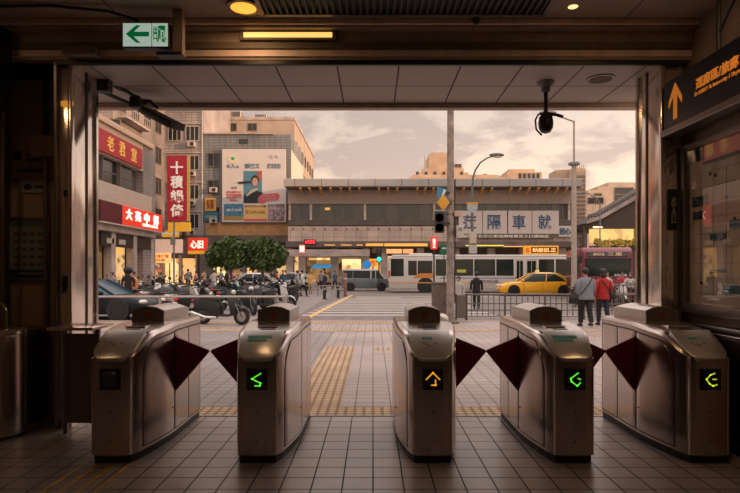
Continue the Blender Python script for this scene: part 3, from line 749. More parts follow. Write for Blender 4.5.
for (a, b, c, d, col, s) in ((366,383,243.5,246,(1,.45,.08),.42),(386,401,249,253.5,(1,.5,.2),.4),(402,412,249,253.5,(1,.45,.16),.36),(384,426,243.4,246.2,(1,.48,.1),.38),(463,500,245,246.2,(.8,.75,.1),.45),(326,336,244.6,245.5,(1,.5,.12),.4),(342,352,244.6,245.5,(1,.5,.14),.4),(357,363,244.6,245.5,(1,.5,.16),.4),(500,520,246,247,(1,.5,.15),.35)):
    bx('light_band', mat('lit band %d' % a, col, .5, emit=col, estr=s), mb, LX(a), LX(b), -1.66, -1.6, GZ(d,YB-1.6), GZ(c,YB-1.6))
# board signs with characters
wb = thing('board_sign', 'long white board sign with four large blue characters on the station building', 'sign', (0, YB-.35, GZ(234,YB)))
WB = mat('white sign board', (.62,.54,.50), .5, var=.04); BL = mat('blue lettering', (.03,.10,.20), .5)
zz = GZ(234,YB)
for k, (a, b, ch) in enumerate(((458,482,'茳'),(482,506.5,'隔'),(507,531,'車'),(531,558,'就'))):
    bx('board', WB, wb, GX(a,YB)+.03, GX(b,YB)-.03, 0, .2, 0, GZ(211,YB)-zz, .01)
    letter('character', ch, BL, wb, (GX((a+b)/2-1.0,YB), -.03, 1.18), 1.3, 1.42, bold=.012, depth=.03)
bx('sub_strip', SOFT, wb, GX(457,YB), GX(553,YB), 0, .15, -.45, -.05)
letter('small_lettering', '開往台北市公車站牌候車室入口請由此', WLET, wb, (GX(505,YB), -.03, -.24), 8.6, .3, depth=.02)
wb = thing('small_board_sign', 'small white board with two blue characters at the end of the long sign', 'sign', (GX(564,YB), YB-.35, GZ(237,YB)))
bx('board', WB, wb, -.65, .65, 0, .15, 0, 1.1, .01); letter('character', '回心', BL, wb, (0, -.03, .55), 1.1, .65, bold=.03, depth=.03)
lb = thing('led_sign', 'yellow framed lit sign with red characters under the station canopy', 'sign', (GX(541,YB-2), YB-2, GZ(254.5,YB-2)))
YG = mat('yellow lit frame', (.7,.38,.03), .5, emit=(1,.45,.03), estr=.3)
bx('frame', YG, lb, -1.7, 1.7, 0, .2, 0, .86, .01); bx('face', mat('dark red sign face', (.12,.02,.01), .5), lb, -.95, 1.58, -.02, 0, .14, .72)
letter('lettering', '站前旧.正', mat('orange led lettering', (1,.5,.2), .5, emit=(1,.45,.15), estr=1), lb, (.31, -.03, .43), 2.3, .42, bold=.02, depth=.01)
letter('logo', 'S', REDL, lb, (-1.32, -.03, .43), .35, .45, bold=.03, depth=.02)
lb = thing('round_pink_sign', 'small lit pink sign hung at the corner of the station building', 'sign', (GX(302,YB-2.2), YB-2.2, GZ(253,YB-2.2)))
MB().box(-.28,.28,0,.1,0,.78).build('frame', mat('pink lit face', (.8,.3,.25), .5, emit=(1,.3,.22), estr=.55), lb, .05); letter('lettering', 'S8', WGLOW, lb, (0,-.03,.39), .42, .5, bold=.03)
lb = thing('red_neon_sign', 'red glowing neon word under the eave near the pink sign', 'sign', (GX(310,YB-1.7), YB-1.7, GZ(245.3,YB)))
letter('lettering', 'oτοο', mat('red neon', (1,.05,.05), .5, emit=(1,.03,.05), estr=1.2), lb, (0,-.03,.25), 1.0, .36, bold=.04); bx('backing', BLACK, lb, -.6, .6, 0, .06, 0, .5)
lb = thing('blue_awning', 'bright blue awning over a shop across the road', 'awning', (GX(322,YB-2), YB-2, GZ(268.5,YB-2)))
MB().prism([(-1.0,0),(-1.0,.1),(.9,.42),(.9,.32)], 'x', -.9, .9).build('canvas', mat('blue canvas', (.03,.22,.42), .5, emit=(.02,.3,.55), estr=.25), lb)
for x in (-.8,.8): MB().tube([(x,-.9,0.02),(x,-.9,-1.7)], .03, 6).build('pole', STEELD, lb)

# --- lattice tower at the right end of the station building
tw = thing('tower', 'narrow sandy tower with horizontal slats at the end of the station building', 'building', (GX(573,YB), 71, 0))
bx('shaft', SAND, tw, GX(561,71)-GX(573,YB), GX(574,71)-GX(573,YB), 2, 5, 0, GZ(171,73))
bx('front_face', SAND, tw, GX(573,71)-GX(573,YB), GX(586,71)-GX(573,YB), .1, 5, 0, GZ(168,71))
for k in range(24): bx('slat', SANDD, tw, GX(573,71)-GX(573,YB)+.1, GX(586,71)-GX(573,YB)-.05, 0, .12, 1.5+k*.52, 1.74+k*.52)
for k in range(6): MB().tube([(5.5+k*.27,.3,GZ(168,71)),(5.5+k*.27,.3,GZ(168,71)+.45)], .03, 5).build('railing_post', SANDD, tw)
b = MB(); b.prism([(GX(561,71)-GX(573,YB),GZ(171,73)),(GX(586,71)-GX(573,YB),GZ(168,71)+.1),(GX(586,71)-GX(573,YB),GZ(166.5,71)+.1),(GX(561,71)-GX(573,YB),GZ(170,73))], 'y', 2, 4.8); b.build('roof', SAND, tw)

# --- corner building on the left street (faces +X at X=-18)
XL = -18.0
cb = thing('corner_building', 'corner shop building with large windows and red signs along the left street', 'building', (XL, 41, 0))
# local y = Y-41
bx('upper_wall', CREAM, cb, -10, 0, -14, 3.6, 9.3, 11.35)
bx('pier', TILEP, cb, -9, .02, 2.6, 5.0, 0, 11.8)
bx('parapet', mat('tan parapet', (.40,.31,.25), .8), cb, -10, .25, -14, 4.2, 11.35, 11.75, .03)
bx('spandrel', CREAM, cb, -10, .05, -14, 4.2, 6.1, 7.5)
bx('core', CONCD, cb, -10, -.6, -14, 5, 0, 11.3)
bx('band', CONC, cb, -8, .3, -14, 4.4, 4.2, 4.72, .03)
for k in range(6):
    y = -12.8+k*2.6
    f = bx('window', FRM, cb, -.5, -.1, y-1.3, y-1.22, 7.5, 9.35); bx('pane', GLASSR, f, -.45, -.40, y-1.2, y+1.3, 7.5, 9.35)
    bx('glazing_bar', FRM, cb, -.42, -.36, y-1.2, y+1.3, 8.35, 8.43)
for y in (-9.5,-6,-2.5,1,4.3): bx('column', CONC, cb, -.5, .1, y-.3, y+.3, 0, 4.2, .03)
for k, y in enumerate((-7.8,-4.3,-.8,2.7)): bx('shop_interior', (SHOP3,SHOP3,SHOP1,SHOP4)[k], cb, -.58, -.55, y-1.4, y+1.4, .1, 3.3)
bx('shop_fascia', DARK, cb, -.1, .05, -4.2, 4.3, 3.2, 4.1)
for k, y in enumerate((-3.0,-1.2)): bx('shop_sign', CREAM, cb, .05, .1, y-.5, y+.5, 3.4, 3.75)
s = thing('upper_red_sign', 'dark red sign with gold characters high on the corner building', 'sign', (XL+.05, 38.8, 9.42))
bx('board', REDS, s, 0, .12, -4, 4.3, 0, 1.48, .01)
for k, (yy, ch) in enumerate(((-1.0,'老'),(.75,'君'),(2.7,'室'))): letter('character', ch, GOLD, s, (.14, yy, .74), .95, 1.0, face='+x', bold=.02, depth=.03)
s = thing('lower_red_sign', 'glowing red sign with white characters above the corner shop', 'sign', (XL+.35, 40.6, 4.75))
bx('board', REDL, s, 0, .25, -1.9, 5.4, 0, 1.35, .02); bx('dark_panel', MAROON, s, -.02, .26, -5, -1.95, 0, 1.35, .02); bx('pale_border', CREAM, s, 0, .27, -5, 5.45, -.1, -.01)
for k, (yy, ch) in enumerate(((-.9,'大'),(.6,'亮'),(2.2,'中'),(4.0,'鄉'))): letter('character', ch, WGLOW, s, (.28, yy, .80), .95, .78, face='+x', bold=.02, depth=.03)
letter('small_lettering', '精選手工好味', WGLOW, s, (.28, 2.9, .26), 2.9, .2, face='+x', bold=.01, depth=.03)

# --- apartment blocks behind
def block(name, label, x0, x1, y0, y1, z, m, roof=True):
    t = thing(name, label, 'building', ((x0+x1)/2, y0, 0)); w = (x1-x0)/2
    bx('wall', m, t, -w, w, 0, y1-y0, 0, z)
    if roof: bx('parapet', CONC, t, -w-.1, w+.1, -.1, y1-y0+.1, z, z+.4)
    return t, w
def ac(parent, x, y, z, rz=0):
    a = bx('air_conditioner', FRW, parent, x-.4, x+.4, y-.5, y, z, z+.55, .03)
    MB().cyl((x+.1,y-.52,z+.27),(x+.1,y-.49,z+.27),.2,n=14).build('fan_grille', DARK, a)
t, w = block('apartment_building', 'tall pinkish tiled block behind the corner building on the left street', -30, -21.7, 46.5, 58, 24, TILEP)
windows(t, (1.5, 1.7, GLASSR, FRM, 2), [(w+.02, 1.6+j*2.7, 3+k*3.1, PI/2) for j in range(4) for k in range(6)]+[(-w+1.6+j*2.2, -.02, 12.5+k*3.1, 0) for j in range(4) for k in range(4)])
for k in (11.4, 14.5): 
    bx('balcony', CONC, t, w, w+.9, .6, 5.6, k, k+.12)
    for j in range(12): MB().tube([(w+.85,.7+j*.43,k+.1),(w+.85,.7+j*.43,k+1.0)], .025, 5).build('baluster', FRW, t)
    MB().tube([(w+.85,.6,k+1.0),(w+.85,5.6,k+1.0)], .03, 5).build('handrail', FRW, t)
t, w = block('apartment_building', 'grey tiled block with window rows and air conditioners above the vertical red sign', GX(146,60), GX(203.5,60), 60, 71.4, 24, TILEG)
sp = []
for k in range(6):
    for j in range(3): sp.append((-w+1.2+j*1.9, -.02, 2.9+k*3.15, 0))
windows(t, (1.45, 1.6, GLASSR, FRW, 3), sp)
for (i, j) in ((1,2),(2,1),(3,2),(4,0),(4,2),(2,2)): ac(t, -w+1.2+j*1.9, -.05, 2.2+i*3.15)
for k in range(6): bx('ledge', CONC, t, -w, w, -.12, 0, 4.7+k*3.15, 4.85+k*3.15)
MB().tube([(w-.1,-.12,0),(w-.1,-.12,24)], .07, 6).build('drain_pipe', FRW, t)
t, w = block('apartment_building', 'blue grey block carrying the large billboard', GX(204,60), GX(291,60), 60, 70, GZ(134.5,60), TILEB, False)
windows(t, (1.3, 1.5, GLASSR, FRM, 2), [(-w+1.05, -.02, 4+k*2.9, 0) for k in range(4)])
bx('attic_window', GLASSD, t, GX(239,60)-GX(247.5,60), GX(248,60)-GX(247.5,60), -.03, .02, GZ(144,60), GZ(139,60))
ac(t, -w+1.1, -.05, 6.6); ac(t, -w+1.1, -.05, 9.9); bx('roof_slab', CONC, t, -w, w-1.8, -.2, 10, GZ(134.5,60), GZ(133,60))
bx('bare_wall_panel', mat('tan wooden hoarding', (.45,.25,.11), .7, var=.2, scale=2), t, -w+.2, w-.1, -.12, 0, GZ(235.5,60), GZ(223,60))
bx('side_wall', mat('pale side wall', (.60,.52,.45), .8), t, w, w+.05, 0, 10, 0, GZ(150,60))
bx('canopy', CONCD, t, -w, w, -1.2, 0, GZ(243,60), GZ(236,60))
for k, px in enumerate((210,222,236,252,268,282)):
    bx('shop_interior', (SHOP1,SHOP2,SHOP3,SHOP1,SHOP3,SHOP1)[k], t, GX(px-5,60)-GX(247.5,60), GX(px+5,60)-GX(247.5,60), -.04, -.01, .2, 3.0)
# billboard
bb = thing('billboard', 'large white billboard with a portrait and small adverts on the blue grey block', 'billboard', (GX(254,59.6), 59.6, GZ(222,59.6)))
PXM = 59.6/FPX
def bp(name, m, x0, x1, y0, y1, d=.02, k=0): return bx(name, m, bb, (x0-254)*PXM, (x1-254)*PXM, -d-.02*k, -.001-.02*k, (222-y1)*PXM, (222-y0)*PXM)
BW = mat('billboard white', (.62,.57,.55), .6, var=.05, scale=.5)
bx('panel', BW, bb, -32*PXM, 32*PXM, 0, .25, 0, 73*PXM, .02)
bx('frame', FRM, bb, -32.6*PXM, 32.6*PXM, .05, .3, -.12, 73*PXM+.05)
MB().cyl((-21.5*PXM,-.03,63*PXM),(-21.5*PXM,0,63*PXM),4.6*PXM,n=24).build('round_emblem', mat('cream emblem', (.70,.62,.40), .6), bb)
MB().ball((-21*PXM,-.04,63.5*PXM),(1.9*PXM,.03,1.5*PXM)).build('emblem_leaf', mat('teal leaf', (.02,.35,.30), .6), bb)
SLT = mat('slate blue lettering', (.13,.20,.26), .6); PNK = mat('pink red print', (.60,.10,.12), .6)
letter('lettering', '8人e', SLT, bb, (-21*PXM,-.03,56*PXM), 12*PXM, 4.5*PXM, bold=.02)
letter('lettering', '讀巴又', SLT, bb, (-1.5*PXM,-.03,56*PXM), 15*PXM, 5*PXM, bold=.02)
letter('lettering', '謹田田', SLT, bb, (20*PXM,-.03,56*PXM), 13*PXM, 5*PXM, bold=.02)
letter('lettering', 'ψ⁂', mat('grey swash', (.40,.36,.36), .6), bb, (20*PXM,-.03,65*PXM), 9*PXM, 4*PXM)
bp('portrait_background', mat('teal blue', (.08,.22,.30), .6), 243.5, 262, 171, 203)
SKN = mat('printed skin', (.50,.28,.20), .6)
bp('portrait_red_block', mat('dusty red', (.35,.10,.09), .6), 257, 262, 171, 180, .02, 1)
b = MB(); b.prism([((x-254)*PXM, (222-y)*PXM) for x, y in ((243.5,203),(244,196),(249,191),(253,189),(258,191),(263,193),(263.5,197),(258,199),(257,203))], 'y', -.05, -.03); b.build('portrait_clothes', mat('near black print', (.02,.02,.03), .6), bb)
b = MB(); b.cyl((1.2*PXM,-.085,40*PXM),(1.2*PXM,-.07,40*PXM),1,n=20); b.v = [((x-1.2*PXM)*2.9*PXM+1.2*PXM, y, (z-40*PXM)*4.2*PXM+40*PXM) for x, y, z in b.v]; b.build('portrait_face', SKN, bb)
b = MB(); b.cyl((1.2*PXM,-.065,41.6*PXM),(1.2*PXM,-.055,41.6*PXM),1,n=20); b.v = [((x-1.2*PXM)*3.9*PXM+1.2*PXM, y, (z-41.6*PXM)*5.2*PXM+41.6*PXM) for x, y, z in b.v]; b.build('portrait_hair', INK, bb)
b = MB(); b.prism([((x-254)*PXM, (222-y)*PXM) for x, y in ((246,195),(251,190),(258,188),(258,190),(252,193),(247,197))], 'y', -.075, -.055); b.build('portrait_sash', PAPER, bb)
b = MB(); b.prism([((x-254)*PXM, (222-y)*PXM) for x, y in ((238,182),(250,181),(251,183),(239,184))], 'y', -.09, -.06); b.build('dark_brush', INK, bb)
b = MB(); b.prism([((x-254)*PXM, (222-y)*PXM) for x, y in ((258,198),(262,194),(278,193),(280,196),(278,200),(268,201),(262,204),(259,202))], 'y', -.055, -.03); b.build('red_banner', PNK, bb)
for k in range(4): letter('pink_lettering', '特價優惠'+'活動中心'[k]*2, PNK, bb, (-20*PXM,-.03,(30-k*2.7)*PXM), (15-(k==3)*6)*PXM, 2.1*PXM, bold=.01)
letter('banner_lettering', '新品上市', PAPER, bb, (15*PXM,-.06,26.5*PXM), 12*PXM, 2.4*PXM, bold=.01); letter('banner_lettering', '全台限量販售', PAPER, bb, (15*PXM,-.06,23*PXM), 14*PXM, 2*PXM, bold=.01)
letter('grey_lettering', '99', SLT, bb, (-20*PXM,-.03,34*PXM), 6*PXM, 2.6*PXM)
bp('blue_advert', mat('blue advert', (.06,.20,.30), .6, var=.5, scale=3), 224, 243.5, 204, 216); bp('yellow_strip', YEL, 224, 243.5, 216, 220)
bp('yellow_advert', mat('yellow advert', (.70,.45,.16), .6), 244, 267.5, 205, 219); bp('red_strip', PNK, 244, 267.5, 219, 221)
bp('photo_advert', mat('mixed advert', (.30,.22,.26), .6, var=.8, scale=2.5), 268, 285, 204, 221)
letter('advert_lettering', '旺 G10-CARE', mat('brown ink', (.25,.07,.03), .6), bb, (1.5*PXM,-.03,10*PXM), 19*PXM, 3.4*PXM, bold=.01)
letter('advert_lettering', '台北市中心大樓', INK, bb, (1.5*PXM,-.03,15.8*PXM), 21*PXM, 2.2*PXM, bold=.01); letter('advert_lettering', '徵才說明', WHITE, bb, (-20*PXM,-.03,12*PXM), 15*PXM, 2.6*PXM, bold=.01)
# small adverts left of the billboard
s = thing('yellow_advert_sign', 'small orange yellow sign left of the billboard', 'sign', (GX(210.5,59.8), 59.75, GZ(211,59.8)))
bx('board', mat('amber board', (.65,.33,.06), .6), s, -.6, .6, 0, .2, 0, 1.4, .01); letter('lettering', '補習\n英數', mat('brown ink', (.25,.07,.03), .6), s, (0,-.02,.7), .8, 1.0, bold=.02)
s = thing('blue_advert_sign', 'small dark blue sign beneath the orange yellow sign', 'sign', (GX(211,59.8), 59.75, GZ(221,59.8)))
bx('board', BLU, s, -.75, .75, 0, .2, 0, 1.0, .01); letter('lettering', '文理補習班', PAPER, s, (0,-.02,.45), 1.2, .3, bold=.01)

# beige building behind with lit flank
t, w = block('beige_building', 'beige building with a sunlit flank rising behind the billboard', -23, -10.2, 72, 96, GZ(120,72), mat('beige old plaster', (.42,.33,.26), .85, var=.2, scale=.5), True)
windows(t, (1.4, 1.5, GLASSR, FRM, 2), [(w+.02, 2+j*3.2, 5+k*3, PI/2) for j in range(7) for k in range(5)])
windows(t, (1.2, 1.0, GLASSR, FRM, 2), [(-w+2.2+j*2.6, -.02, GZ(131,72), 0) for j in range(3)])
for k in range(9): MB().tube([(-w+.5+k*1.4,.2,GZ(120,72)+.4),(-w+.5+k*1.4,.2,GZ(120,72)+1.3)], .04, 5).build('roof_railing_post', FRW, t)
MB().tube([(-w+.5,.2,GZ(120,72)+1.3),(w-.5,.2,GZ(120,72)+1.3)], .04, 5).build('roof_railing', FRW, t)
bx('roof_shed', mat('pale blue corrugated sheet', (.14,.30,.42), .6), t, -w, -w+4.6, -.5, 2, GZ(131,72), GZ(121,72))
for (x, z_) in ((-2, 1.6), (1.5, 1.2)): bx('water_tank', STEELD, t, x-.8, x+.8, 3, 5, GZ(120,72)+.3, GZ(120,72)+.4+z_, .05)

# --- low shops between, signs
sh = thing('shop_row', 'low row of warmly lit shops under the pale sign', 'building', (-19.2, 53, 0))
bx('wall', CONCD, sh, -2.4, 2.6, 0, 5, 0, 4.9)
for k in range(3): bx('shop_interior', (SHOP4,SHOP2,SHOP1)[k], sh, -2.2+k*1.65, -.75+k*1.65, -.04, -.01, .1, 2.7)
for k in range(4): bx('pier', CONC, sh, -2.4+k*1.6, -2.2+k*1.6, -.3, .1, 0, 3)
s = thing('pale_shop_sign', 'long pale lit shop sign behind the vertical red sign', 'sign', (-19.6, 52.5, 3.2)); bx('board', mat('pale pink lit sign', (.7,.5,.42), .5, emit=(1,.62,.45), estr=.28), s, -1.9, 1.6, 0, .3, 0, 1.3, .02)
s = thing('yellow_red_shop_sign', 'yellow lit sign with red lettering over the shop door', 'sign', (GX(157,50), 50, GZ(263,50))); bx('board', mat('cream lit sign', (.8,.6,.25), .5, emit=(1,.62,.2), estr=.6), s, -1.2, 1.2, 0, .25, 0, .9, .02)
letter('lettering', '現炒熱食便當', REDL, s, (0,-.02,.62), 2.1, .32, bold=.02); letter('lettering', '歡迎外帶', REDL, s, (0,-.02,.25), 1.4, .26, bold=.02)
MB().tube([(-1.1,.12,0),(-1.1,.12,-2.1)], .05, 6).build('post', DARK, s); MB().tube([(1.1,.12,0),(1.1,.12,-2.1)], .05, 6).build('post', DARK, s)
s = thing('yellow_street_sign', 'yellow lit sign peeping out below the vertical red sign', 'sign', (GX(181,52), 52.2, GZ(234,52))); bx('board', YG, s, -1.3, .8, 0, .25, .25, 1.1, .02); bx('stem', DARK, s, -.05, .05, .25, .9, -.4, 1.0)
s = thing('striped_shop_sign', 'small yellow and white striped sign above the pale shop sign', 'sign', (GX(169,52), 52.3, GZ(236.8,52))); bx('board', YG, s, -.8, .8, 0, .15, 0, .25); bx('board', WLET, s, -.8, .8, 0, .15, .26, .42); bx('board', YG, s, -.5, .8, 0, .15, .43, .6)
s = thing('glowing_red_shop_sign', 'glowing red and yellow shop sign by the edge of the tree', 'sign', (GX(198,52.2), 52.2, GZ(254,52.2)))
bx('board', REDL, s, -.95, .85, 0, .3, .3, 1.5, .02); bx('lower_strip', YG, s, -.95, .85, -.01, .3, 0, .29, .01); letter('lettering', '心旧', WGLOW, s, (-.1,-.03,.9), 1.2, .75, bold=.03); bx('stem', DARK, s, -.1, .1, .1, .3, -3.2, 0.0)
# vertical red sign on its pole
YV = 42.0
s = thing('vertical_red_sign', 'tall vertical red sign with four white characters on a pole', 'sign', (GX(178.5,YV), YV, 0))
x0, x1 = GX(167.5,YV)-GX(178.5,YV), GX(187.3,YV)-GX(178.5,YV)
bx('board', REDS, s, x0, x1, -.1, .12, GZ(221.5,YV), GZ(155.5,YV), .02); bx('gold_edge', mat('gold edge strip', (.65,.38,.12), .5), s, x1+.01, x1+.16, -.12, .14, GZ(221.5,YV), GZ(155.5,YV))
for k, ch in enumerate('十積鍋倚'): letter('character', ch, WLET, s, ((x0+x1)/2, -.13, GZ(168+k*14.2,YV)), .95, .95, bold=.025, depth=.03)
MB().tube([(-.35,.02,0),(-.35,.02,GZ(221,YV))], .07, 10).build('pole', GREYP, s); bx('switch_box', GREYP, s, -.55, -.2, -.2, -.05, GZ(245,YV), GZ(238,YV), .02)

# ================================================================== SKYLINE, OVERPASS
def tower(label, x0p, x1p, ytop, Y, steps=(), m=SAND, D=14):
    t = thing('distant_tower', label, 'building', (GX((x0p+x1p)/2,Y), Y, 0)); c = GX((x0p+x1p)/2,Y)
    bx('wall', m, t, GX(x0p,Y)-c, GX(x1p,Y)-c, 0, D, 0, GZ(ytop,Y))
    zp = ytop
    for i_, (a, b, z) in enumerate(steps): bx('upper_storey', m, t, GX(a,Y)-c, GX(b,Y)-c, 1+i_, D, GZ(zp,Y), GZ(z,Y)); zp = z
    return t, c
t, c = tower('stepped sandy building on the skyline behind the utility pole', 409, 506, 177, 125, ((413,500,174),(418,470,171),(424,466,166)))
bx('penthouse', SAND, t, GX(431,125)-c, GX(456,125)-c, 4, 13, GZ(166,125), GZ(150,125)); bx('penthouse', SAND, t, GX(434,125)-c, GX(449,125)-c, 5, 12, GZ(150,125), GZ(147.5,125)); bx('penthouse', SAND, t, GX(456,125)-c, GX(465,125)-c, 4, 13, GZ(166,125), GZ(161,125))
windows(t, (.7, .8, GLASSD, SANDD, 1), [(GX(459+j*3.4,125)-c, 3.95, GZ(165,125)+.2, 0) for j in range(2)]+[(GX(418+j*9,125)-c, 1.95, GZ(173.6,125), 0) for j in range(6)])
MB().tube([(GX(426,125)-c,3,GZ(166,125)),(GX(426,125)-c,3,GZ(154,125))], .08, 5).build('mast', SANDD, t); bx('water_tank', SANDD, t, GX(486,125)-c, GX(490,125)-c, 3, 5, GZ(174,125), GZ(171.5,125))
t, c = tower('flat topped sandy building on the skyline with vertical window strips', 507, 542, 172, 143, ((510,536,168.5),))
windows(t, (.8, 2.2, GLASSD, SANDD, 1), [(GX(520+j*4.5,143)-c, -.03, GZ(179.5,143)-.6, 0) for j in range(5)])
t, c = tower('distant sandy block beyond the overpass with square windows', 588, 640, 190, 130, ((600,636,186),(612,640,181)), mat('pale sandstone', (.50,.40,.32), .85, var=.15, scale=.3))
windows(t, (1.8, 1.6, GLASSD, SANDD, 1), [(GX(618+j*6,130)-c, -.03, GZ(190+k*7,130)-1, 0) for j in range(3) for k in range(2)]+[(GX(598,130)-c, -.03, GZ(200,130), 0)])
t, c = tower('low grey block standing between the slatted tower and overpass', 584, 606, 196, 100, (), CONC)
windows(t, (1.6, 1.2, GLASSD, SANDD, 1), [(GX(592+j*7,100)-c, -.03, GZ(204,100), 0) for j in range(2)])
# overpass ramp
ov = thing('overpass', 'concrete overpass ramp climbing above the maroon bus', 'overpass', (26, 60, 0))
def o2(px, py, Y=60): return (GX(px,Y)-26, GZ(py,Y))
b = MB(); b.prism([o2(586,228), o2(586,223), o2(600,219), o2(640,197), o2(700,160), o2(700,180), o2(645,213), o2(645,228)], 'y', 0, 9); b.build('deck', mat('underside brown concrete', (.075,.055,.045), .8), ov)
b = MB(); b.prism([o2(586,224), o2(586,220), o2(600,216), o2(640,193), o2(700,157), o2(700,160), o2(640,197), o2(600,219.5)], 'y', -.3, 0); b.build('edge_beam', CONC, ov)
for k in range(30):
    px = 588+k*3.2; py = 220-max(0,(px-596))*.575
    b = MB().tube([(o2(px,0)[0],-.15,o2(0,py)[1]),(o2(px,0)[0],-.15,o2(0,py-5)[1])], .04, 5); b.build('railing_post', DARK, ov)
for d in (5, 3): MB().tube([(o2(587,0)[0],-.15,o2(0,220-d)[1]),(o2(597,0)[0],-.15,o2(0,219.5-d)[1]),(o2(690,0)[0],-.15,o2(0,166-d)[1])], .05, 5).build('handrail', DARK, ov)
bx('pier', CONC, ov, o2(637,0)[0], o2(660,0)[0], 0, 1.2, 0, o2(0,225)[1]); bx('end_wall', CONCD, ov, o2(586,0)[0]-.2, o2(586,0)[0]+.2, .2, .5, 0, o2(0,226)[1])
bx('lamp_strip', mat('fluorescent strip', (1,.8,.5), .5, emit=(1,.72,.4), estr=2), ov, o2(593,0)[0], o2(602,0)[0], -.1, .1, o2(0,228)[1], o2(0,226.6)[1])
s = thing('lit_hoarding', 'glowing yellow hoarding under the overpass behind the maroon bus', 'billboard', (26, 60.8, 0))
Yh = 60.8; s_ = GX(590,Yh)-26
bx('panel', glow('lit yellow advert wall', (1,.72,.25), (.8,.42,.16), .85, .9, (1,.60,.20)), s, s_, GX(650,Yh)-26, 0, .3, GZ(243,Yh), GZ(229,Yh)); bx('base_wall', CONCD, s, s_, GX(650,Yh)-26, -.2, .3, 0, GZ(246,Yh))
random.seed(11); b = MB()
for k in range(60):
    x = random.uniform(s_+.3, s_+6.5); b.ball((x,-.35,GZ(245,Yh)+random.uniform(-.2,.5)),(random.uniform(.2,.4),.3,random.uniform(.15,.35)),6,4)
b.build('flower_box', mat('yellow green leaves', (.42,.30,.05), .8, var=.5, scale=4, bump=.5), s)

# unseen blocks added outside the frame to shade the street from the low sun
t, w = block('shade_block', 'plain office block far along the street beyond the overpass', 48, 64, 30, 84, 17, CONC)
t, w = block('shade_block', 'long office block lining the street beyond the parked cars', 48, 66, -30, 26, 21, CONC)
# ================================================================== STREET FURNITURE
# utility pole
UX, UY = GX(450.5,16.3), 16.3
t = thing('utility_pole', 'weathered round utility pole rising from the sidewalk in front of the bus', 'pole', (UX, UY, 0))
POLE = mat('weathered pole concrete', (.26,.21,.18), .8, var=.45, scale=5, bump=.5)
MB().lathe([(.125,0),(.115,1.0),(.10,5),(.085,9)], n=20).build('shaft', POLE, t)
b = MB(); 
for k in range(7): a = k*PI*2/7; b.ball((.17*math.cos(a), .17*math.sin(a), .03), (.09,.09,.07), 8, 5)
b.build('base_rubble', mat('rough mortar', (.15,.12,.10), .9, bump=.6), t)
for z in (1.9,2.35,3.2,3.6): MB().lathe([(.115,-.02),(.122,-.02),(.122,.02),(.115,.02)], n=20).build('band', STEELD, t, loc=(0,0,z))
MB().tube([(.12,-.03,.6),(.13,-.03,2.6),(.12,-.03,4.2)], .016, 6).build('cable', BLACK, t)
for z, x in ((3.05,.13),(2.75,.13)): bx('bracket', DARK, t, .08, .2, -.03, .03, z, z+.05)
# traffic signal and signs on it
def at(px, py, Y=16.25): return P(px, py, Y)
c = at(439.5, 233)
t = thing('traffic_light', 'black traffic light on the left side of the utility pole', 'traffic light', (c.x, 16.2, c.z))
bx('housing', BLACK, t, -.15, .12, -.12, .1, 0, .60, .03)
for k in range(2): MB().cyl((-.02,-.13,.15+k*.28),(-.02,-.12,.15+k*.28),.10,n=20).build('lens', mat('unlit signal lens', (.03,.05,.04), .2), t); MB().lathe([(.11,0),(.12,0)],n=16).build('visor', BLACK, t, loc=(-.02,-.13,.15+k*.28)).rotation_euler.x = PI/2
bx('bracket', DARK, t, .1, .3, -.02, .02, .25, .31); bx('top_cap', GREYP, t, -.17, .18, -.1, .08, .60, .66, .02)
c = at(443, 203)
t = thing('diamond_sign', 'orange yellow diamond shaped road sign on the utility pole', 'road sign', (c.x, 16.16, c.z))
b = MB(); b.prism([(-.19,0),(0,-.25),(.19,0),(0,.25)], 'y', -.012, .012); b.build('plate', mat('orange yellow sign', (.60,.30,.03), .5), t, .004); bx('clamp', DARK, t, .1, .24, .0, .1, -.04, .04)
c = at(441.5, 194)
t = thing('blue_sign', 'small blue and white sign with a slanted edge above the diamond sign', 'road sign', (c.x, 16.2, c.z))
b = MB(); b.prism([(-.14,-.12),(.05,-.14),(.16,.14),(-.14,.2)], 'y', -.012, .012); b.build('plate', mat('sky blue sign', (.05,.20,.33), .5), t)
b = MB(); b.prism([(-.02,-.1),(.02,-.1),(.12,.1),(.06,.12)], 'y', -.018, -.012); b.build('white_stripe', WHITE, t); bx('clamp', DARK, t, .1, .26, .0, .1, -.0, .06)
c = at(458.5, 232)
t = thing('pole_box', 'pale grey box fixed to the right side of the utility pole', 'box', (c.x, 16.2, c.z-.18)); bx('body', FRW, t, -.08, .12, -.12, .12, 0, .36, .02, 2); bx('bracket', DARK, t, -.14, -.07, -.03, .03, .1, .2); bx('label', GREYP, t, -.04, .08, -.125, -.12, .2, .3)
c = at(457, 214); t = thing('pole_speaker', 'small brown box clamped to the utility pole above the pale grey box', 'box', (c.x, 16.2, c.z)); bx('body', PANEL, t, -.09, .1, -.08, .08, -.08, .08, .01); bx('clamp', DARK, t, -.12, -.08, -.03, .03, -.03, .03)
YS = 22
for (px, y0p, y1p, w, name, lb, m) in ((434,249.5,237,.26,'red_banner_sign','narrow red lit sign left of the utility pole',REDL),):
    c = P(px, y0p, YS); t = thing(name, lb, 'sign', (c.x, YS, c.z)); bx('board', m, t, -w/2, w/2, -.04, .04, 0, .5, .02); letter('lettering', '禁\n止', WGLOW, t, (0,-.05,.25), .12, .36, bold=.02)
    bx('stem', DARK, t, -.03, .03, .0, .03, -c.z-.0, 0)
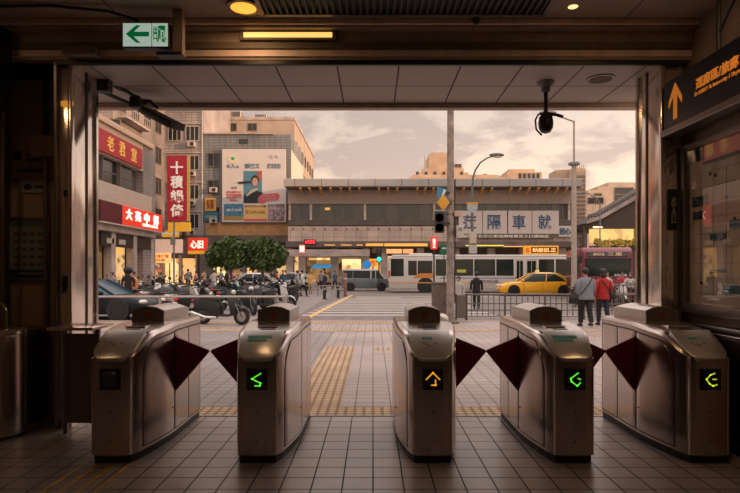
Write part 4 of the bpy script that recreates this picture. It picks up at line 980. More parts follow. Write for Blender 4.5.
c = P(444, 255, YS); t = thing('green_sign', 'small dark green sign just left of the utility pole above the bus', 'sign', (c.x, YS, c.z)); bx('board', mat('dark green board', (.01,.10,.05), .5), t, -.17, .17, -.02, .02, 0, .42, .01); bx('emblem', WHITE, t, -.08, .08, -.025, -.02, .24, .29); bx('stem', DARK, t, -.02, .02, .0, .02, -c.z, 0)
# street name / round sign on the far pole behind (small white sign with yellow top at 473,205-212)
c = P(472.5, 213, 44.5)
t = thing('pentagon_sign', 'grey shield shaped sign with a yellow top on the curved street lamp', 'road sign', (c.x, 44.6, c.z))
b = MB(); b.prism([(-.42,.3),(0,0),(.42,.3),(.42,.68),(-.42,.68)], 'y', -.02, .02); b.build('plate', mat('pale blue grey plate', (.32,.38,.42), .5), t); bx('yellow_top', mat('orange yellow sign', (.6,.3,.03)), t, -.45, .45, -.03, .03, .68, .86)
c = P(473, 243, 44.5); t = thing('pole_cabinet', 'pale boxy cabinet halfway up the curved street lamp', 'box', (c.x, 44.55, c.z-.4)); bx('body', CREAM, t, -.28, .28, -.12, .12, .35, 1.3, .03); bx('lower_body', FRW, t, -.32, .32, -.12, .12, -.45, .25, .02)
# curved street lamp
LXp, LY = GX(472.3,45), 45.0
t = thing('street_lamp', 'tall street lamp with a curved neck reaching over the station roof', 'street lamp', (LXp, LY, 0))
pts = [(0,0,0),(0,0,5),(0,0,GZ(188,45)),(.05,0,GZ(178,45)),(.25,0,GZ(170,45)),(.65,0,GZ(162.5,45)),(1.2,0,GZ(158,45)),(1.7,0,GZ(156,45))]
MB().tube(pts, [.13,.11,.09,.08,.075,.07,.06,.055], 10).build('pole', mat('dark green grey paint', (.13,.14,.13), .5), t)
MB().ball((1.98,0,GZ(155,45)),(.62,.2,.17)).build('lamp_head', mat('dark green grey paint', (.13,.14,.13), .5), t); MB().ball((2.02,0,GZ(156.3,45)),(.40,.15,.13)).build('lamp_lens', mat('frosted lamp lens', (.7,.6,.5), .3), t)
MB().lathe([(.24,0),(.24,.2),(.14,.35)],n=14).build('base', GREYP, t)
# straight street lamp at right
SX = GX(574,26.5)
t = thing('street_lamp', 'pale straight street lamp with a thin upper mast and short arm by the overpass', 'street lamp', (SX, 26.5, 0))
PALEP = mat('pale pole paint', (.40,.33,.29), .5)
z1 = GZ(165,26.5); z2 = GZ(121,26.5)
MB().lathe([(.14,0),(.135,1),(.11,z1-.1),(.10,z1)], n=16).build('pole', PALEP, t); MB().lathe([(.05,z1),(.045,z2)], n=10).build('upper_mast', PALEP, t)
MB().lathe([(.1,z1-.05),(.26,z1),(.26,z1+.1),(.1,z1+.18)], n=16).build('collar', GREYP, t)
MB().tube([(0,0,z2-.03),(-.5,0,z2+.15),(-1.0,0,GZ(114,26.5))], .04, 8).build('arm', PALEP, t)
MB().ball((-1.25,0,GZ(112.5,26.5)),(.42,.14,.1)).build('lamp_head', GREYP, t)
t = thing('street_lamp', 'small curved street lamp on a thin post beside the overpass ramp', 'street lamp', (GX(600,52), 52, 0))
MB().tube([(0,0,0),(0,0,GZ(204,52)),(-.3,0,GZ(198,52)),(-1.2,0,GZ(193,52)),(-1.9,0,GZ(192.5,52))], .06, 8).build('pole', GREYP, t); MB().ball((-2.1,0,GZ(193,52)),(.35,.15,.08)).build('lamp_head', GREYP, t)
# far traffic signal + signs
c = P(379,262,41.5)
t = thing('traffic_light', 'traffic light glowing green above the grey van', 'traffic light', (c.x, 41.5, 0))
bx('pole', DARK, t, -.05, .05, -.05, .05, 0, GZ(250,41.5)); bx('housing', BLACK, t, -.2, .2, -.2, -.05, GZ(262,41.5), GZ(249,41.5), .03)
MB().cyl((0,-.23,GZ(259.3,41.5)),(0,-.2,GZ(259.3,41.5)),.16,n=18).build('green_lens', mat('lit green lens', (0,.7,.4), .4, emit=(.02,1,.45), estr=2.2), t)
for k in (256,252): MB().cyl((0,-.22,GZ(k,41.5)),(0,-.2,GZ(k,41.5)),.11,n=18).build('dark_lens', mat('unlit signal lens',(.03,.05,.04)), t)
t = thing('round_blue_sign', 'round blue road sign on a post behind the van', 'road sign', (GX(367,46.5), 46.5, 0)); bx('post', DARK, t, -.04, .04, -.02, .02, 0, 2.2); MB().cyl((0,-.06,GZ(264.5,46.5)),(0,-.03,GZ(264.5,46.5)),.36,n=24).build('plate', mat('lit blue sign', (.02,.2,.5), .5, emit=(.02,.25,.6), estr=.35), t)
t = thing('orange_lit_sign', 'small orange lit shop sign right of the round blue sign', 'sign', (GX(373,50), 50, GZ(266,50))); bx('board', YG, t, -.35, .35, 0, .15, 0, .65, .02); letter('lettering', '吃', REDL, t, (0,-.02,.33), .4, .4, bold=.02); bx('stem', DARK, t, -.05, .05, .05, .12, -GZ(266,50), 0)
# bollards
for (px, yb, yt, m, lb, w) in ((324.5,299,286,BLACK,'black bollard at the end of the crosswalk, the nearer of two',.085),(338.2,297.5,286.5,BLACK,'black bollard at the end of the crosswalk, the farther of two',.08),(345.5,296,273,mat('rusty brown post', (.22,.12,.07), .7),'tall rusty brown post beside the two black bollards',.085)):
    Y = GY(yb); h_ = GZ(yt,Y); t = thing('bollard', lb, 'bollard', (GX(px,Y), Y, 0)); MB().lathe([(w,0),(w,h_-.06),(w*.7,h_-.01),(.01,h_)], n=16).build('post', m, t)
    MB().lathe([(w+.006,h_*.72),(w+.006,h_*.8)], n=16, ).build('reflective_band', FRW, t)
    MB().lathe([(w*1.6,-.018),(w*1.6,.02),(w,.04)], n=16).build('foot', DARK, t)
# railing on the right
RAILM = mat('worn grey railing paint', (.14,.115,.10), .5, .3)
YR = 17.55; Z1 = GZ(294.5,YR)
def railing(label, xs, Y, top, m, dens=.165, name='railing', baseboards=True):
    t = thing(name, label, 'railing', (xs[0], Y, 0)); L_ = xs[-1]-xs[0]
    MB().tube([(0,0,top),(L_,0,top)], .028, 8).build('top_rail', m, t)
    if baseboards:
        MB().box(0,L_,-.012,.012,top*.62,top*.62+.03).build('middle_rail', m, t); MB().box(0,L_,-.012,.012,.1,.13).build('bottom_rail', m, t); MB().box(0,L_,-.012,.012,top*.36,top*.36+.03).build('middle_rail', m, t)
    for a, b_ in zip(xs, xs[1:]):
        if dens:
            g = MB(); n = int((b_-a)/dens)
            for k in range(1, n): x = a-xs[0]+(b_-a)*k/n; g.box(x-.013, x+.013, -.010, .010, .1, top)
            g.build('balusters', m, t)
    for x in xs: MB().cyl((x-xs[0],0,0),(x-xs[0],0,top+.02),.035,n=10).build('post', m, t)
    return t
railing('grey street railing of thin bars between the sidewalk and the road', [GX(p,YR) for p in (466,505,545,584,623,664,705)], YR, Z1, RAILM)
railing('second grey railing across the lane behind the walking couple', [GX(p,23.5) for p in (575,612,650,690)], 23.5, .95, RAILM, .16)
t = railing('low metal railing along the parked scooters beside the road', [GX(p,15.0) for p in (88,160,286)], 15.0, GZ(296.7,15.0), mat('pale worn railing', (.42,.36,.32), .45, .4), 0, 'scooter_railing', False)
railing('thin far railing at the edge of the road beyond the crosswalk', [GX(p,34) for p in (262,290,318,345)], 34, .62, GREYP, .35)
# roadside cabinet, board and bag
t = thing('roadside_cabinet', 'brown roadside electrical cabinet left of the utility pole', 'cabinet', (GX(439.3,16.9), 16.9, 0))
CAB = mat('brown cabinet paint', (.13,.10,.085), .6, var=.2)
bx('body', CAB, t, -.22, .20, -.16, .16, .04, GZ(283,16.9), .02, 2); bx('door', CAB, t, -.19, .17, -.168, -.155, .10, GZ(286,16.9), .006); bx('roof', CAB, t, -.24, .22, -.19, .18, GZ(284,16.9), GZ(282,16.9), .01); bx('base', CONC, t, -.2, .18, -.14, .14, 0, .04); bx('lock', BLACK, t, .1, .13, -.176, -.166, .5, .6)
t = thing('notice_board', 'plain brown metal board between the utility pole and the railing', 'board', (GX(461.5,17.2), 17.2, 0)); bx('board', CAB, t, -.17, .16, -.02, .02, .08, GZ(295,17.2), .006); 
for x in (-.17,.16): bx('leg', DARK, t, x-.02, x+.02, -.025, .025, 0, GZ(294,17.2))
t = thing('plastic_bags', 'pale plastic rubbish bag lying at the foot of the roadside cabinet', 'bag', (GX(441,15.6), 15.6, 0))
BAG = mat('pale plastic bag', (.55,.48,.40), .4, var=.2, scale=12, bump=.8)
b = MB(); b.ball((0,0,.16),(.22,.16,.17),14,9); b.v = [(x+.02*math.sin(31*z+9*y), y+.02*math.sin(23*x), z+.025*math.sin(19*x+13*y)) for x,y,z in b.v]; b.build('bag', BAG, t); t.name = 'plastic_bag'
MB().tube([(-.05,0,.3),(-.02,0,.36),(-.08,.02,.40)], [.03,.015,.03], 7).build('knot', BAG, t)

# ================================================================== TREES
LEAF = mat('dark green leaves', (.068,.11,.028), .6, var=.6, scale=2.2)
BARK = mat('grey brown bark', (.12,.085,.06), .9, bump=.5)
def tree(label, x, Y, blobs, seed, n=4200, s=.15):
    rnd = random.Random(seed)
    t = thing('street_tree', label, 'tree', (x, Y, 0)); vs = []; fs = []
    for i in range(n):
        bx_, by_, bz_, r = rnd.choices(blobs, weights=[q_[3]**2 for q_ in blobs])[0]
        d = Vector((rnd.gauss(0,1), rnd.gauss(0,1), rnd.gauss(0,1))).normalized()*r*(rnd.uniform(.25,1)**.45)*rnd.uniform(.9,1.12)
        c = Vector((bx_,by_,bz_))+Vector((d.x,d.y,d.z*.85))
        a = Vector((rnd.gauss(0,1), rnd.gauss(0,1), rnd.gauss(0,1))).normalized(); u = a.orthogonal().normalized(); w = a.cross(u)
        k = s*rnd.uniform(.6,1.25); o = len(vs)
        vs += [c+u*k, c+w*k*.45, c-u*k, c-w*k*.45]; fs.append((o,o+1,o+2,o+3))
    b = MB(); b.v = [tuple(v) for v in vs]; b.f = [list(f) for f in fs]; b.mi = [0]*len(fs)
    me = bpy.data.meshes.new('foliage'); me.from_pydata(b.v, [], b.f); me.materials.append(LEAF)
    o = bpy.data.objects.new('foliage', me); COL.objects.link(o); o.parent = t
    g = MB(); g.tube([(0,0,0),(.03,0,.9),(-.02,0,1.7),(0,0,2.4)], [.10,.08,.07,.05], 9)
    for q_ in blobs[:4]: g.tube([(0,0,1.5),(q_[0]*.5,q_[1]*.5,(1.5+q_[2])/2+.1),(q_[0],q_[1],q_[2])], [.05,.035,.015], 6)
    g.build('trunk', BARK, t)
    return t
YT = 31.5
tree('round leafy green street tree, left one of the pair above the scooters', GX(231,YT), YT, [(-.75,0,2.45,.70),(.05,-.1,2.75,.85),(.75,.1,2.55,.72),(-.15,.2,2.2,.75),(.35,-.3,2.15,.6),(-1.05,.1,2.05,.4)], 1)
tree('round leafy green street tree, right one of the pair, by the station building', GX(262,YT), YT+.2, [(-.6,0,2.6,.75),(.1,-.1,2.7,.85),(.75,.1,2.45,.68),(.9,0,2.1,.45),(.2,-.2,2.1,.72),(-.5,.2,2.1,.6)], 2)

# ================================================================== VEHICLES
GLASSVD = mat('dark vehicle glass', (.018,.026,.022), .12, spec=.35)
TYRE = mat('tyre rubber', (.018,.017,.017), .85); RIM = mat('alloy rim', (.38,.36,.34), .3, .9)
def wheel(parent, x, y, r, w, rim=.6, name='wheel'):
    o = MB().lathe([(r*rim,-w/2),(r*.93,-w/2),(r,-w*.3),(r,w*.3),(r*.93,w/2),(r*rim,w/2),(r*rim,-w/2)], n=24).build(name, TYRE, parent, loc=(x,y,r)); o.rotation_euler.x = PI/2
    h_ = MB().lathe([(.01,w*.35),(r*.2,w*.38),(r*.22,w*.3),(r*rim,w*.25),(r*rim+.01,-w*.25),(r*.2,-w*.38),(.01,-w*.38)], n=16).build('rim', RIM, o)
    return o
def car(name, label, paint, loc, rz, L_=4.4, W=1.75, H=1.42, taxi=False, glassm=None):
    glassm = glassm or GLASSVD
    t = thing(name, label, 'car', loc, rz)
    hw_ = W/2
    st = [(-.5,.58,.62,.30),(-.485,.78,.74,.24),(-.45,.88,.82,.20),(-.36,.92,.86,.18),(-.2,.90,.875,.18),(.1,.88,.875,.18),(.22,.87,.875,.18),(.34,.82,.86,.18),(.43,.74,.80,.2),(.475,.64,.72,.24),(.5,.50,.60,.30)]
    rings = []
    for (fx, zt, w, zb) in st:
        x = fx*L_; w = w*hw_/.875; zt *= H/1.42
        rings.append([(x,-w*.93,zb),(x,-w,zb+.12),(x,-w,zt*.72),(x,-w*.95,zt-.05),(x,-w*.82,zt),(x,w*.82,zt),(x,w*.95,zt-.05),(x,w,zt*.72),(x,w,zb+.12),(x,w*.93,zb)])
    MB().loft(rings).build('body', paint, t, ang=50)
    k = H/1.42
    lev = [(.86*k,-.43,.245,.80),(1.10*k,-.36,.155,.74),(1.30*k,-.275,.075,.66),(1.36*k,-.24,.045,.62)]
    def ring(z, xa_, xb_, w):
        w = w*hw_/.875; xa_ *= L_; xb_ *= L_
        return [(xa_,-w*.8,z),(xa_+.12,-w,z),(xb_-.2,-w,z),(xb_,-w*.75,z),(xb_,w*.75,z),(xb_-.2,w,z),(xa_+.12,w,z),(xa_,w*.8,z)]
    MB().loft([ring(*q_) for q_ in lev]).build('windows', glassm, t, ang=40)
    MB().loft([ring(1.345*k,-.245,.05,.635), ring(1.40*k,-.20,.02,.58), ring(1.42*k,-.15,-.02,.45)]).build('roof', paint, t, ang=60)
    for s in (-1, 1):
        g = lambda z, i: ring(*(lev[0] if z == 0 else lev[3]))[i]
        idx = (0,1,2,3) if s < 0 else (7,6,5,4)
        mids = [[ring(*l)[i] for l in lev] for i in idx]
        for path, nm in ((mids[0],'rear_pillar'),(mids[3],'front_pillar')):
            MB().tube([Vector(p)+Vector((0,s*.0,0)) for p in path], .035, 6).build(nm, paint, t)
        b = MB().tube([Vector(mids[1][i]).lerp(Vector(mids[2][i]), .52)+Vector((0,s*.002,0)) for i in range(4)], .03, 6); b.build('middle_pillar', paint, t)
        b = MB().tube([Vector(mids[1][i]).lerp(Vector(mids[2][i]), .06)+Vector((0,s*.002,0)) for i in range(4)], .045, 6); b.build('rear_side_pillar', paint, t)
        y = s*(hw_*1.0)
        g = MB()
        for fx in (-.27,-.045,.19): g.box(fx*L_-.008, fx*L_+.008, y-.004*s, y+.004*s, .32, .80*k)
        g.box(-.27*L_, .19*L_, y-.004*s, y+.003*s, .31, .325)
        g.build('door_seams', BLACK, t)
        for fx in (-.24,-.0): MB().box(fx*L_, fx*L_+.18, y-.0, y+.025*s, .70*k, .73*k).build('door_handle', paint if taxi else CHROME, t, .008)
        MB().ball((.205*L_, y+s*.09, .93*k), (.07,.10,.07), 10, 7).build('wing_mirror', paint, t)
        for fx in (-.315,.315):
            MB().cyl((fx*L_, s*(hw_-.16), .33), (fx*L_, s*(hw_+.004), .33), .37, n=28).build('wheel_arch', BLACK, t)
            wheel(t, fx*L_, s*(hw_-.09), .315, .2)
        MB().ball((.465*L_, s*hw_*.68, .62*k), (.14,.16,.075), 10, 7).build('headlight', mat('headlight lens', (.6,.58,.55), .1, spec=.9), t)
        MB().ball((-.483*L_, s*hw_*.70, .72*k), (.07,.16,.085), 10, 7).build('tail_light', mat('red tail lens', (.45,.02,.02), .2), t)
    bx('number_plate', WHITE, t, -.503*L_, -.497*L_, -.18, .18, .48, .60); bx('grille', BLACK, t, .485*L_, .502*L_, -.42, .42, .30, .42, .01); bx('front_number_plate', WHITE, t, .5*L_, .506*L_, -.17, .17, .34, .44)
    if taxi:
        b = bx('roof_lamp', mat('taxi lamp', (.7,.55,.2), .4, emit=(1,.6,.15), estr=.3), t, -.02*L_-.08, -.02*L_+.08, -.25, .25, 1.42*k, 1.42*k+.12, .03, 2)
        letter('side_number', '55178', BLACK, t, (-.13*L_, -hw_-.006, .58), .34, .09, face='-y')
    return t
TAXIY = mat('taxi yellow paint', (.88,.42,.012), .3, var=.04, coat=.6)
car('taxi', 'yellow taxi in front of the white bus', TAXIY, (GX(535.5,34.8), 34.8, -.02), PI-.05, 4.75, 1.78, 1.46, True)
car('dark_sedan', 'dark blue car parked by the scooters beside the left door frame', mat('dark blue car paint', (.004,.007,.012), .3, var=.1, spec=.25), (-9.2, 18.25, -.0), -.12, 4.5, 1.75, 1.30, glassm=mat('blue tinted glass', (.01,.05,.08), .25, spec=.3))
car('silver_car', 'silver car passing behind the trees at the road edge', mat('silver paint', (.42,.42,.43), .3, .5), (GX(290,44), 44.2, -.02), PI+.1, 4.2, 1.7, 1.42)
car('white_car', 'white car half hidden behind the tree trunks', mat('white car paint', (.62,.60,.57), .3), (GX(262,36.2), 36.0, -.02), .05, 4.1, 1.7, 1.42)

# grey van (front faces +X)
t = thing('van', 'grey minivan with silver roof stopped behind the bus', 'van', (GX(365.5,43.2), 43.2, -.02), 0)
VP_ = mat('grey blue van paint', (.13,.15,.17), .35, coat=.4); SIL = mat('silver van roof', (.46,.45,.44), .35, .3)
L2 = 1.78; 
b = MB(); b.loft([[(x,s*w,z) for (x,z) in ((-L2,.25),(-L2,1.0),(L2-.1,.95),(L2,.75),(L2,.3),(1.5,.22),(-1.6,.22))] for s, w in ((-1,.84),(1,.84))]); b.build('lower_body', VP_, t, .05, 3)
b = MB(); b.loft([[(-L2+.01,y,.98),(1.5,y,.93),(.95,y*.9,1.58),(-L2+.08,y*.9,1.60)] for y in (-.81,.81)]); b.build('windows', GLASSVD, t)
b = MB(); b.loft([[(-L2,y,1.56),(1.02,y,1.54),(.82,y*.95,1.68),(-L2+.1,y*.95,1.70)] for y in (-.75,.75)]); b.build('roof', SIL, t, .03, 2)
for s in (-1,1):
    for x, w in ((-L2+.08,.16),(-.95,.06),(.42,.10),(.78,.06)): 
        b = MB(); b.loft([[(x-w/2,s*.815,.95),(x+w/2,s*.815,.95),(x+w/2,s*.745,1.58),(x-w/2,s*.745,1.58)],[(x-w/2,s*.79,.95),(x+w/2,s*.79,.95),(x+w/2,s*.72,1.58),(x-w/2,s*.72,1.58)]]); b.build('pillar', SIL if x > .3 else VP_, t)
    b = MB(); b.tube([(1.48,s*.80,.93),(.95,s*.73,1.58)], .045, 6); b.build('front_pillar', SIL, t)
    g = MB(); 
    for x in (-.75,.45,1.05): g.box(x-.008,x+.008,s*.838,s*.845,.35,.95)
    g.build('door_seams', BLACK, t); bx('door_handle', CHROME, t, .2, .36, s*.84, s*.865, .8, .84)
    for x in (-1.15,1.22):
        MB().cyl((x,s*.7,.32),(x,s*.846,.32),.36,n=24).build('wheel_arch', BLACK, t); wheel(t, x, s*.77, .30, .18)
    bx('tail_light', mat('red tail lens',(.45,.02,.02)), t, -L2-.01, -L2+.04, s*.66, s*.82, .55, 1.1, .01); MB().ball((L2-.02,s*.62,.68),(.07,.16,.10)).build('headlight', mat('headlight lens',(.6,.58,.55)), t)
MB().ball((1.25,-.95,1.05),(.06,.09,.1)).build('wing_mirror', BLACK, t); bx('spare_wheel_cover', SIL, t, -L2-.18, -L2, -.35, .35, .5, 1.1, .1, 3); bx('bumper', GREYP, t, L2-.05, L2+.06, -.8, .8, .25, .48, .04)

# white articulated-length bus, side toward camera; front at right
YBs = 39.2
t = thing('bus', 'long white city bus with dark windows and orange stripe crossing the view', 'bus', (0, YBs, -.02))
BWH = mat('bus white paint', (.60,.57,.54), .35, var=.05, coat=.3); OST = mat('orange stripe', (.65,.30,.06), .5)
def B(px): return GX(px, YBs)
def Bz(py): return GZ(py, YBs)+.02
x0, x1 = B(388.5), B(585)
b = MB(); b.loft([[(x0+.05,y,.35),(x1,y,.35),(x1+.05,y,1.2),(x1-.35,y,2.55),(x1-.6,y,2.68),(x0+.3,y,2.68),(x0+.05,y,2.5),(x0-.05,y,1.2)] for y in (0,2.5)]); b.build('body', BWH, t, .09, 3)
bx('roof_unit', BWH, t, B(410), B(433), .5, 2.0, 2.66, 2.80, .05, 2); bx('roof_edge', FRW, t, x0+.3, x1-.6, -.01, .08, 2.56, 2.62)
for (a, c, u, v) in ((391,403.5,259,276),(408.5,416.5,261,275),(418,432,261,275),(436,446,259.5,275.5),(455,473,259.5,275.5),(474.5,495,259.5,275.5),(496.5,513.5,259.5,275.5),(539,554,259.5,275.5),(556,570,259.5,276)):
    f = bx('window', BLACK, t, B(a)-.02, B(c)+.02, -.012, .05, Bz(v)-.02, Bz(u)+.02, .01); bx('pane', GLASSVD, f, B(a)+.03, B(c)-.03, -.018, -.012, Bz(v)+.03, Bz(u)-.03)
for (a, c) in ((515.5,524),(526,537)):
    f = bx('door', FRW, t, B(a), B(c), -.014, .05, .45, Bz(259), .01); bx('pane', GLASSVD, f, B(a)+.08, (B(a)+B(c))/2-.02, -.02, -.012, .75, Bz(261)); bx('pane', GLASSVD, f, (B(a)+B(c))/2+.02, B(c)-.08, -.02, -.012, .75, Bz(261))
bx('orange_stripe', OST, t, x0+.0, x1-.1, -.014, .02, Bz(283.2), Bz(282.2)); bx('blue_stripe', mat('faded blue stripe', (.20,.25,.34), .5), t, B(440), x1-.1, -.014, .02, Bz(278.5), Bz(277.5)); bx('grey_skirt', FRW, t, x0+.1, x1-.1, -.006, .05, .35, .62)
b = MB(); b.prism([(B(412),Bz(278)),(B(420),Bz(273.3)),(B(434),Bz(273.3)),(B(434),Bz(278))], 'y', -.02, .0); b.build('orange_panel', mat('orange advert', (.60,.22,.04), .5), t)
bx('painted_reflection', mat('yellow painted reflection', (.5,.5,.08), .5), t, B(457), B(466), -.024, -.018, Bz(272.5), Bz(269.5))  # yellow reflection on the pane, painted as a flat patch
letter('side_lettering', '台北客運', mat('faded blue stripe',(.2,.25,.34)), t, (B(487), -.016, Bz(281.2)), 1.6, .22, bold=.02)
for px in (425.5, 531):
    MB().cyl((B(px),.3,.50),(B(px),-.008,.50),.58,n=30).build('wheel_arch', BLACK, t); wheel(t, B(px), .14, .47, .28, .5)
    wheel(t, B(px), 2.3, .47, .28, .5)
bx('tail_light', mat('red tail lens',(.45,.02,.02)), t, x0-.04, x0+.0, .1, .3, .7, 1.5); bx('rear_light_strip', mat('orange red lens', (.5,.08,.04), .3), t, x0-.01, x0+.12, -.015, .05, Bz(277), Bz(271))
bx('windscreen', GLASSVD, t, x1-.02, x1+.03, .15, 2.35, 1.25, 1.9, .01); bx('bumper', FRW, t, x1, x1+.12, .05, 2.45, .35, .6, .03)

# maroon bus facing the camera
t = thing('bus', 'maroon bus seen from its front with a wide windscreen, below the overpass', 'bus', (GX(608,28.5), 28.5, -.02), R(-100))
MAR = mat('maroon bus paint', (.22,.022,.05), .4, coat=.4)
# local: front at +X, width along Y
b = MB(); b.loft([[(-5.2,y,.35),(0,y,.35),(.05,y,1.1),(-.12,y,2.55),(-.35,y,2.76),(-5.2,y,2.76)] for y in (-1.22,1.22)]); b.build('body', MAR, t, .08, 3)
bx('windscreen', GLASSVD, t, -.09, .03, -1.1, 1.1, 1.15, 2.22, .03, 2); bx('destination_board', GLASSD, t, -.16, -.055, -1.0, 1.0, 2.28, 2.55, .02)
bx('front_lower_panel', mat('grey bumper', (.25,.23,.22), .5), t, -.02, .10, -1.2, 1.2, .35, .75, .03); letter('destination', '802 三重', mat('faint led', (.6,.4,.3), .5, emit=(.8,.5,.3), estr=.3), t, (-.05, 0, 2.42), 1.4, .17, face='+x', depth=.01)
bx('painted_glare', mat('pale painted windscreen reflection', (.40,.38,.35), .5), t, -.0, .035, .3, .9, 1.28, 1.4)  # reflection on the windscreen, painted as a pale flat patch
for s in (-1,1):
    MB().ball((.08,s*.95,.62),(.06,.16,.1)).build('headlight', mat('headlight lens',(.6,.58,.55)), t)
    MB().tube([(-.1,s*1.2,2.75),(.25,s*1.38,2.6),(.28,s*1.4,2.3)], .025, 6).build('mirror_arm', BLACK, t); bx('mirror', BLACK, t, .2, .3, s*1.4-.1, s*1.4+.1, 1.95, 2.35, .02)
    for x in (-1.5,-4.2): 
        MB().cyl((x,s*1.0,.5),(x,s*1.225,.5),.56,n=26).build('wheel_arch', BLACK, t); wheel(t, x, s*1.1, .46, .26, .5)
    for k in range(3): f = bx('window', BLACK, t, -2.0-k*1.4, -.75-k*1.4, s*1.2, s*1.232, 1.3, 2.35, .01)
for y in (-.4,.45): MB().tube([(.04,y,1.3),(.035,y-.3,1.75)], .012, 5).build('wiper', BLACK, t)

# ================================================================== SCOOTERS
SPA = mat('scooter body dark', (.025,.025,.028), .4); SEATM = mat('scooter seat vinyl', (.015,.014,.014), .55)
HLAMP = mat('headlight lens'); TAILR = mat('scooter tail lens', (.55,.015,.02), .25, emit=(1,.02,.02), estr=.05)
def scooter_proto():
    t = thing('scooter', 'x', 'scooter', (0,0,0))
    wheel(t, .62, 0, .24, .10, .62, 'front_wheel'); wheel(t, -.60, 0, .24, .11, .62, 'rear_wheel')
    # rear body shell
    rings = []
    for (x, zb, zt, w) in ((-.92,.62,.70,.05),(-.85,.55,.74,.12),(-.65,.48,.76,.16),(-.4,.36,.74,.18),(-.15,.28,.70,.17),(-.02,.24,.62,.13),(.02,.24,.5,.08)):
        rings.append([(x,-w*.6,zb),(x,-w,(zb+zt)/2),(x,-w*.75,zt),(x,w*.75,zt),(x,w,(zb+zt)/2),(x,w*.6,zb)])
    MB().loft(rings).build('rear_body', SPA, t, ang=60)
    MB().loft([[(x,-w,zt),(x,-w*.8,zt+.07),(x,w*.8,zt+.07),(x,w,zt)] for (x, zt, w) in ((-.78,.77,.08),(-.6,.78,.15),(-.3,.74,.15),(-.05,.70,.13),(.02,.68,.08))]).build('seat', SEATM, t, ang=60)
    MB().loft([[(x,-.15,z),(x,.15,z),(x,.15,z+.06),(x,-.15,z+.06)] for x, z in ((-.05,.24),(.28,.24),(.36,.30))]).build('floorboard', SPA, t, .01)
    # leg shield and front cowl
    rings = []
    for (z, x, w, d) in ((.28,.38,.13,.05),(.45,.40,.19,.06),(.65,.36,.21,.07),(.82,.30,.15,.07),(.93,.25,.10,.07),(.99,.22,.06,.05)):
        rings.append([(x-d,-w,z),(x+d*.6,-w*.8,z),(x+d*1.9,0,z),(x+d*.6,w*.8,z),(x-d,w,z)])
    MB().loft(rings).build('leg_shield', SPA, t, ang=60)
    MB().loft([[(x,-w,z),(x,0,z+.05),(x,w,z),(x,0,z-.02)] for x, z, w in ((.36,.34,.04),(.48,.49,.07),(.62,.53,.07),(.78,.46,.06),(.85,.36,.03))]).build('front_fender', SPA, t, ang=60)
    g = MB()
    for s in (-.07,.07): g.tube([(.62,s,.24),(.40,s*.8,.72)], .018, 6)
    g.build('fork', GREYP, t)
    hb = MB().tube([(.08,-.34,.98),(.18,-.22,1.02),(.25,0,1.0),(.18,.22,1.02),(.08,.34,.98)], .016, 7).build('handlebar', BLACK, t)
    for s in (-1,1):
        MB().tube([(.17,s*.2,1.02),(.20,s*.26,1.14),(.20,s*.29,1.22)], .007, 5).build('mirror_stem', BLACK, hb); MB().ball((.20,s*.31,1.25),(.02,.07,.045),10,6).build('mirror', BLACK, hb)
    MB().ball((.365,0,.93),(.06,.10,.07)).build('headlight', HLAMP, t)
    MB().ball((-.91,0,.68),(.04,.10,.05)).build('tail_light', TAILR, t)
    MB().loft([[(-.98,-.09,.46),(-.98,.09,.46),(-.93,.09,.60),(-.93,-.09,.60)],[(-.99,-.09,.46),(-.99,.09,.46),(-.94,.09,.60),(-.94,-.09,.60)]]).build('number_plate', WHITE, t)
    MB().tube([(-.1,-.16,.22),(-.4,-.2,.22),(-.85,-.2,.36)], [.03,.05,.05], 8).build('exhaust', CHROME, t)
    MB().box(-.68,-.15,-.08,.08,.18,.40).build('engine', DARK, t, .03)
    MB().tube([(-.80,-.1,.80),(-1.0,-.1,.82),(-1.0,.1,.82),(-.80,.1,.80)], .012, 6).build('grab_rail', GREYP, t)
    return t
sp0 = scooter_proto()
PNTS = {k: mat('scooter paint '+k, c, .42, spec=.3, var=.05) for k, c in {'silver':(.42,.41,.40),'white':(.62,.58,.54),'black':(.02,.02,.022),'teal':(.02,.06,.06),'maroon':(.18,.02,.025),'grey':(.03,.03,.032),'pink':(.50,.24,.22)}.items()}
def scooter(px, gy, yaw, paint, label, group=None, s=1.0):
    Y = GY(gy); return copy_tree(sp0, (GX(px,Y), Y, -.008 if Y > 17.2 else 0), R(yaw), label, group, {'scooter body dark': PNTS[paint]}, s)
first = sp0
sp0.location = (GX(222,16.1), 16.15, 0)
scs = [
 (222,324.5,-14,'grey','dark grey scooter with its front wheel toward the road, nearest of the parked ones',None),
 (198,319.3,62,'black','black scooter showing red tail light and number plate, beside the nearest grey one',None),
 (187,314.5,55,'white','white scooter parked between the leftmost gate and the black scooter with a red tail light',None),
 (170,312.5,50,'grey','grey scooter half hidden by the reader head of the leftmost gate',None),
 (160,309,55,'white','white scooter close behind the bonnet of the dark blue car',None),
 (248,314,-60,'black','black scooter standing below the trees with its front to the camera',None),
 (262,311,-110,'grey','grey scooter just right of the black one below the trees',None),
 (277,309,-20,'silver','silver scooter nearest the crosswalk at the end of the railing',None),
 (232,309,70,'teal','dark teal scooter in the gap behind the nearest grey scooter',None),
]
scooters = []
for i, (px, gy, yaw, p_, lb, g_) in enumerate(scs): scooters.append(scooter(px, gy, yaw, p_, lb, g_))
random.seed(21)
G2 = 'scooters packed in the rows behind the railing'; L_B = {'black':'black','white':'white','silver':'silver','teal':'dark teal','maroon':'maroon','grey':'grey','pink':'faded pink'}
row = [(130,304,'pink'),(146,304,'black'),(162,304,'white'),(178,304,'black'),(194,304,'grey'),(210,304,'silver'),(226,303.5,'black'),(242,303,'black'),(258,303.5,'teal'),(274,303,'grey'),(289,303,'black')]
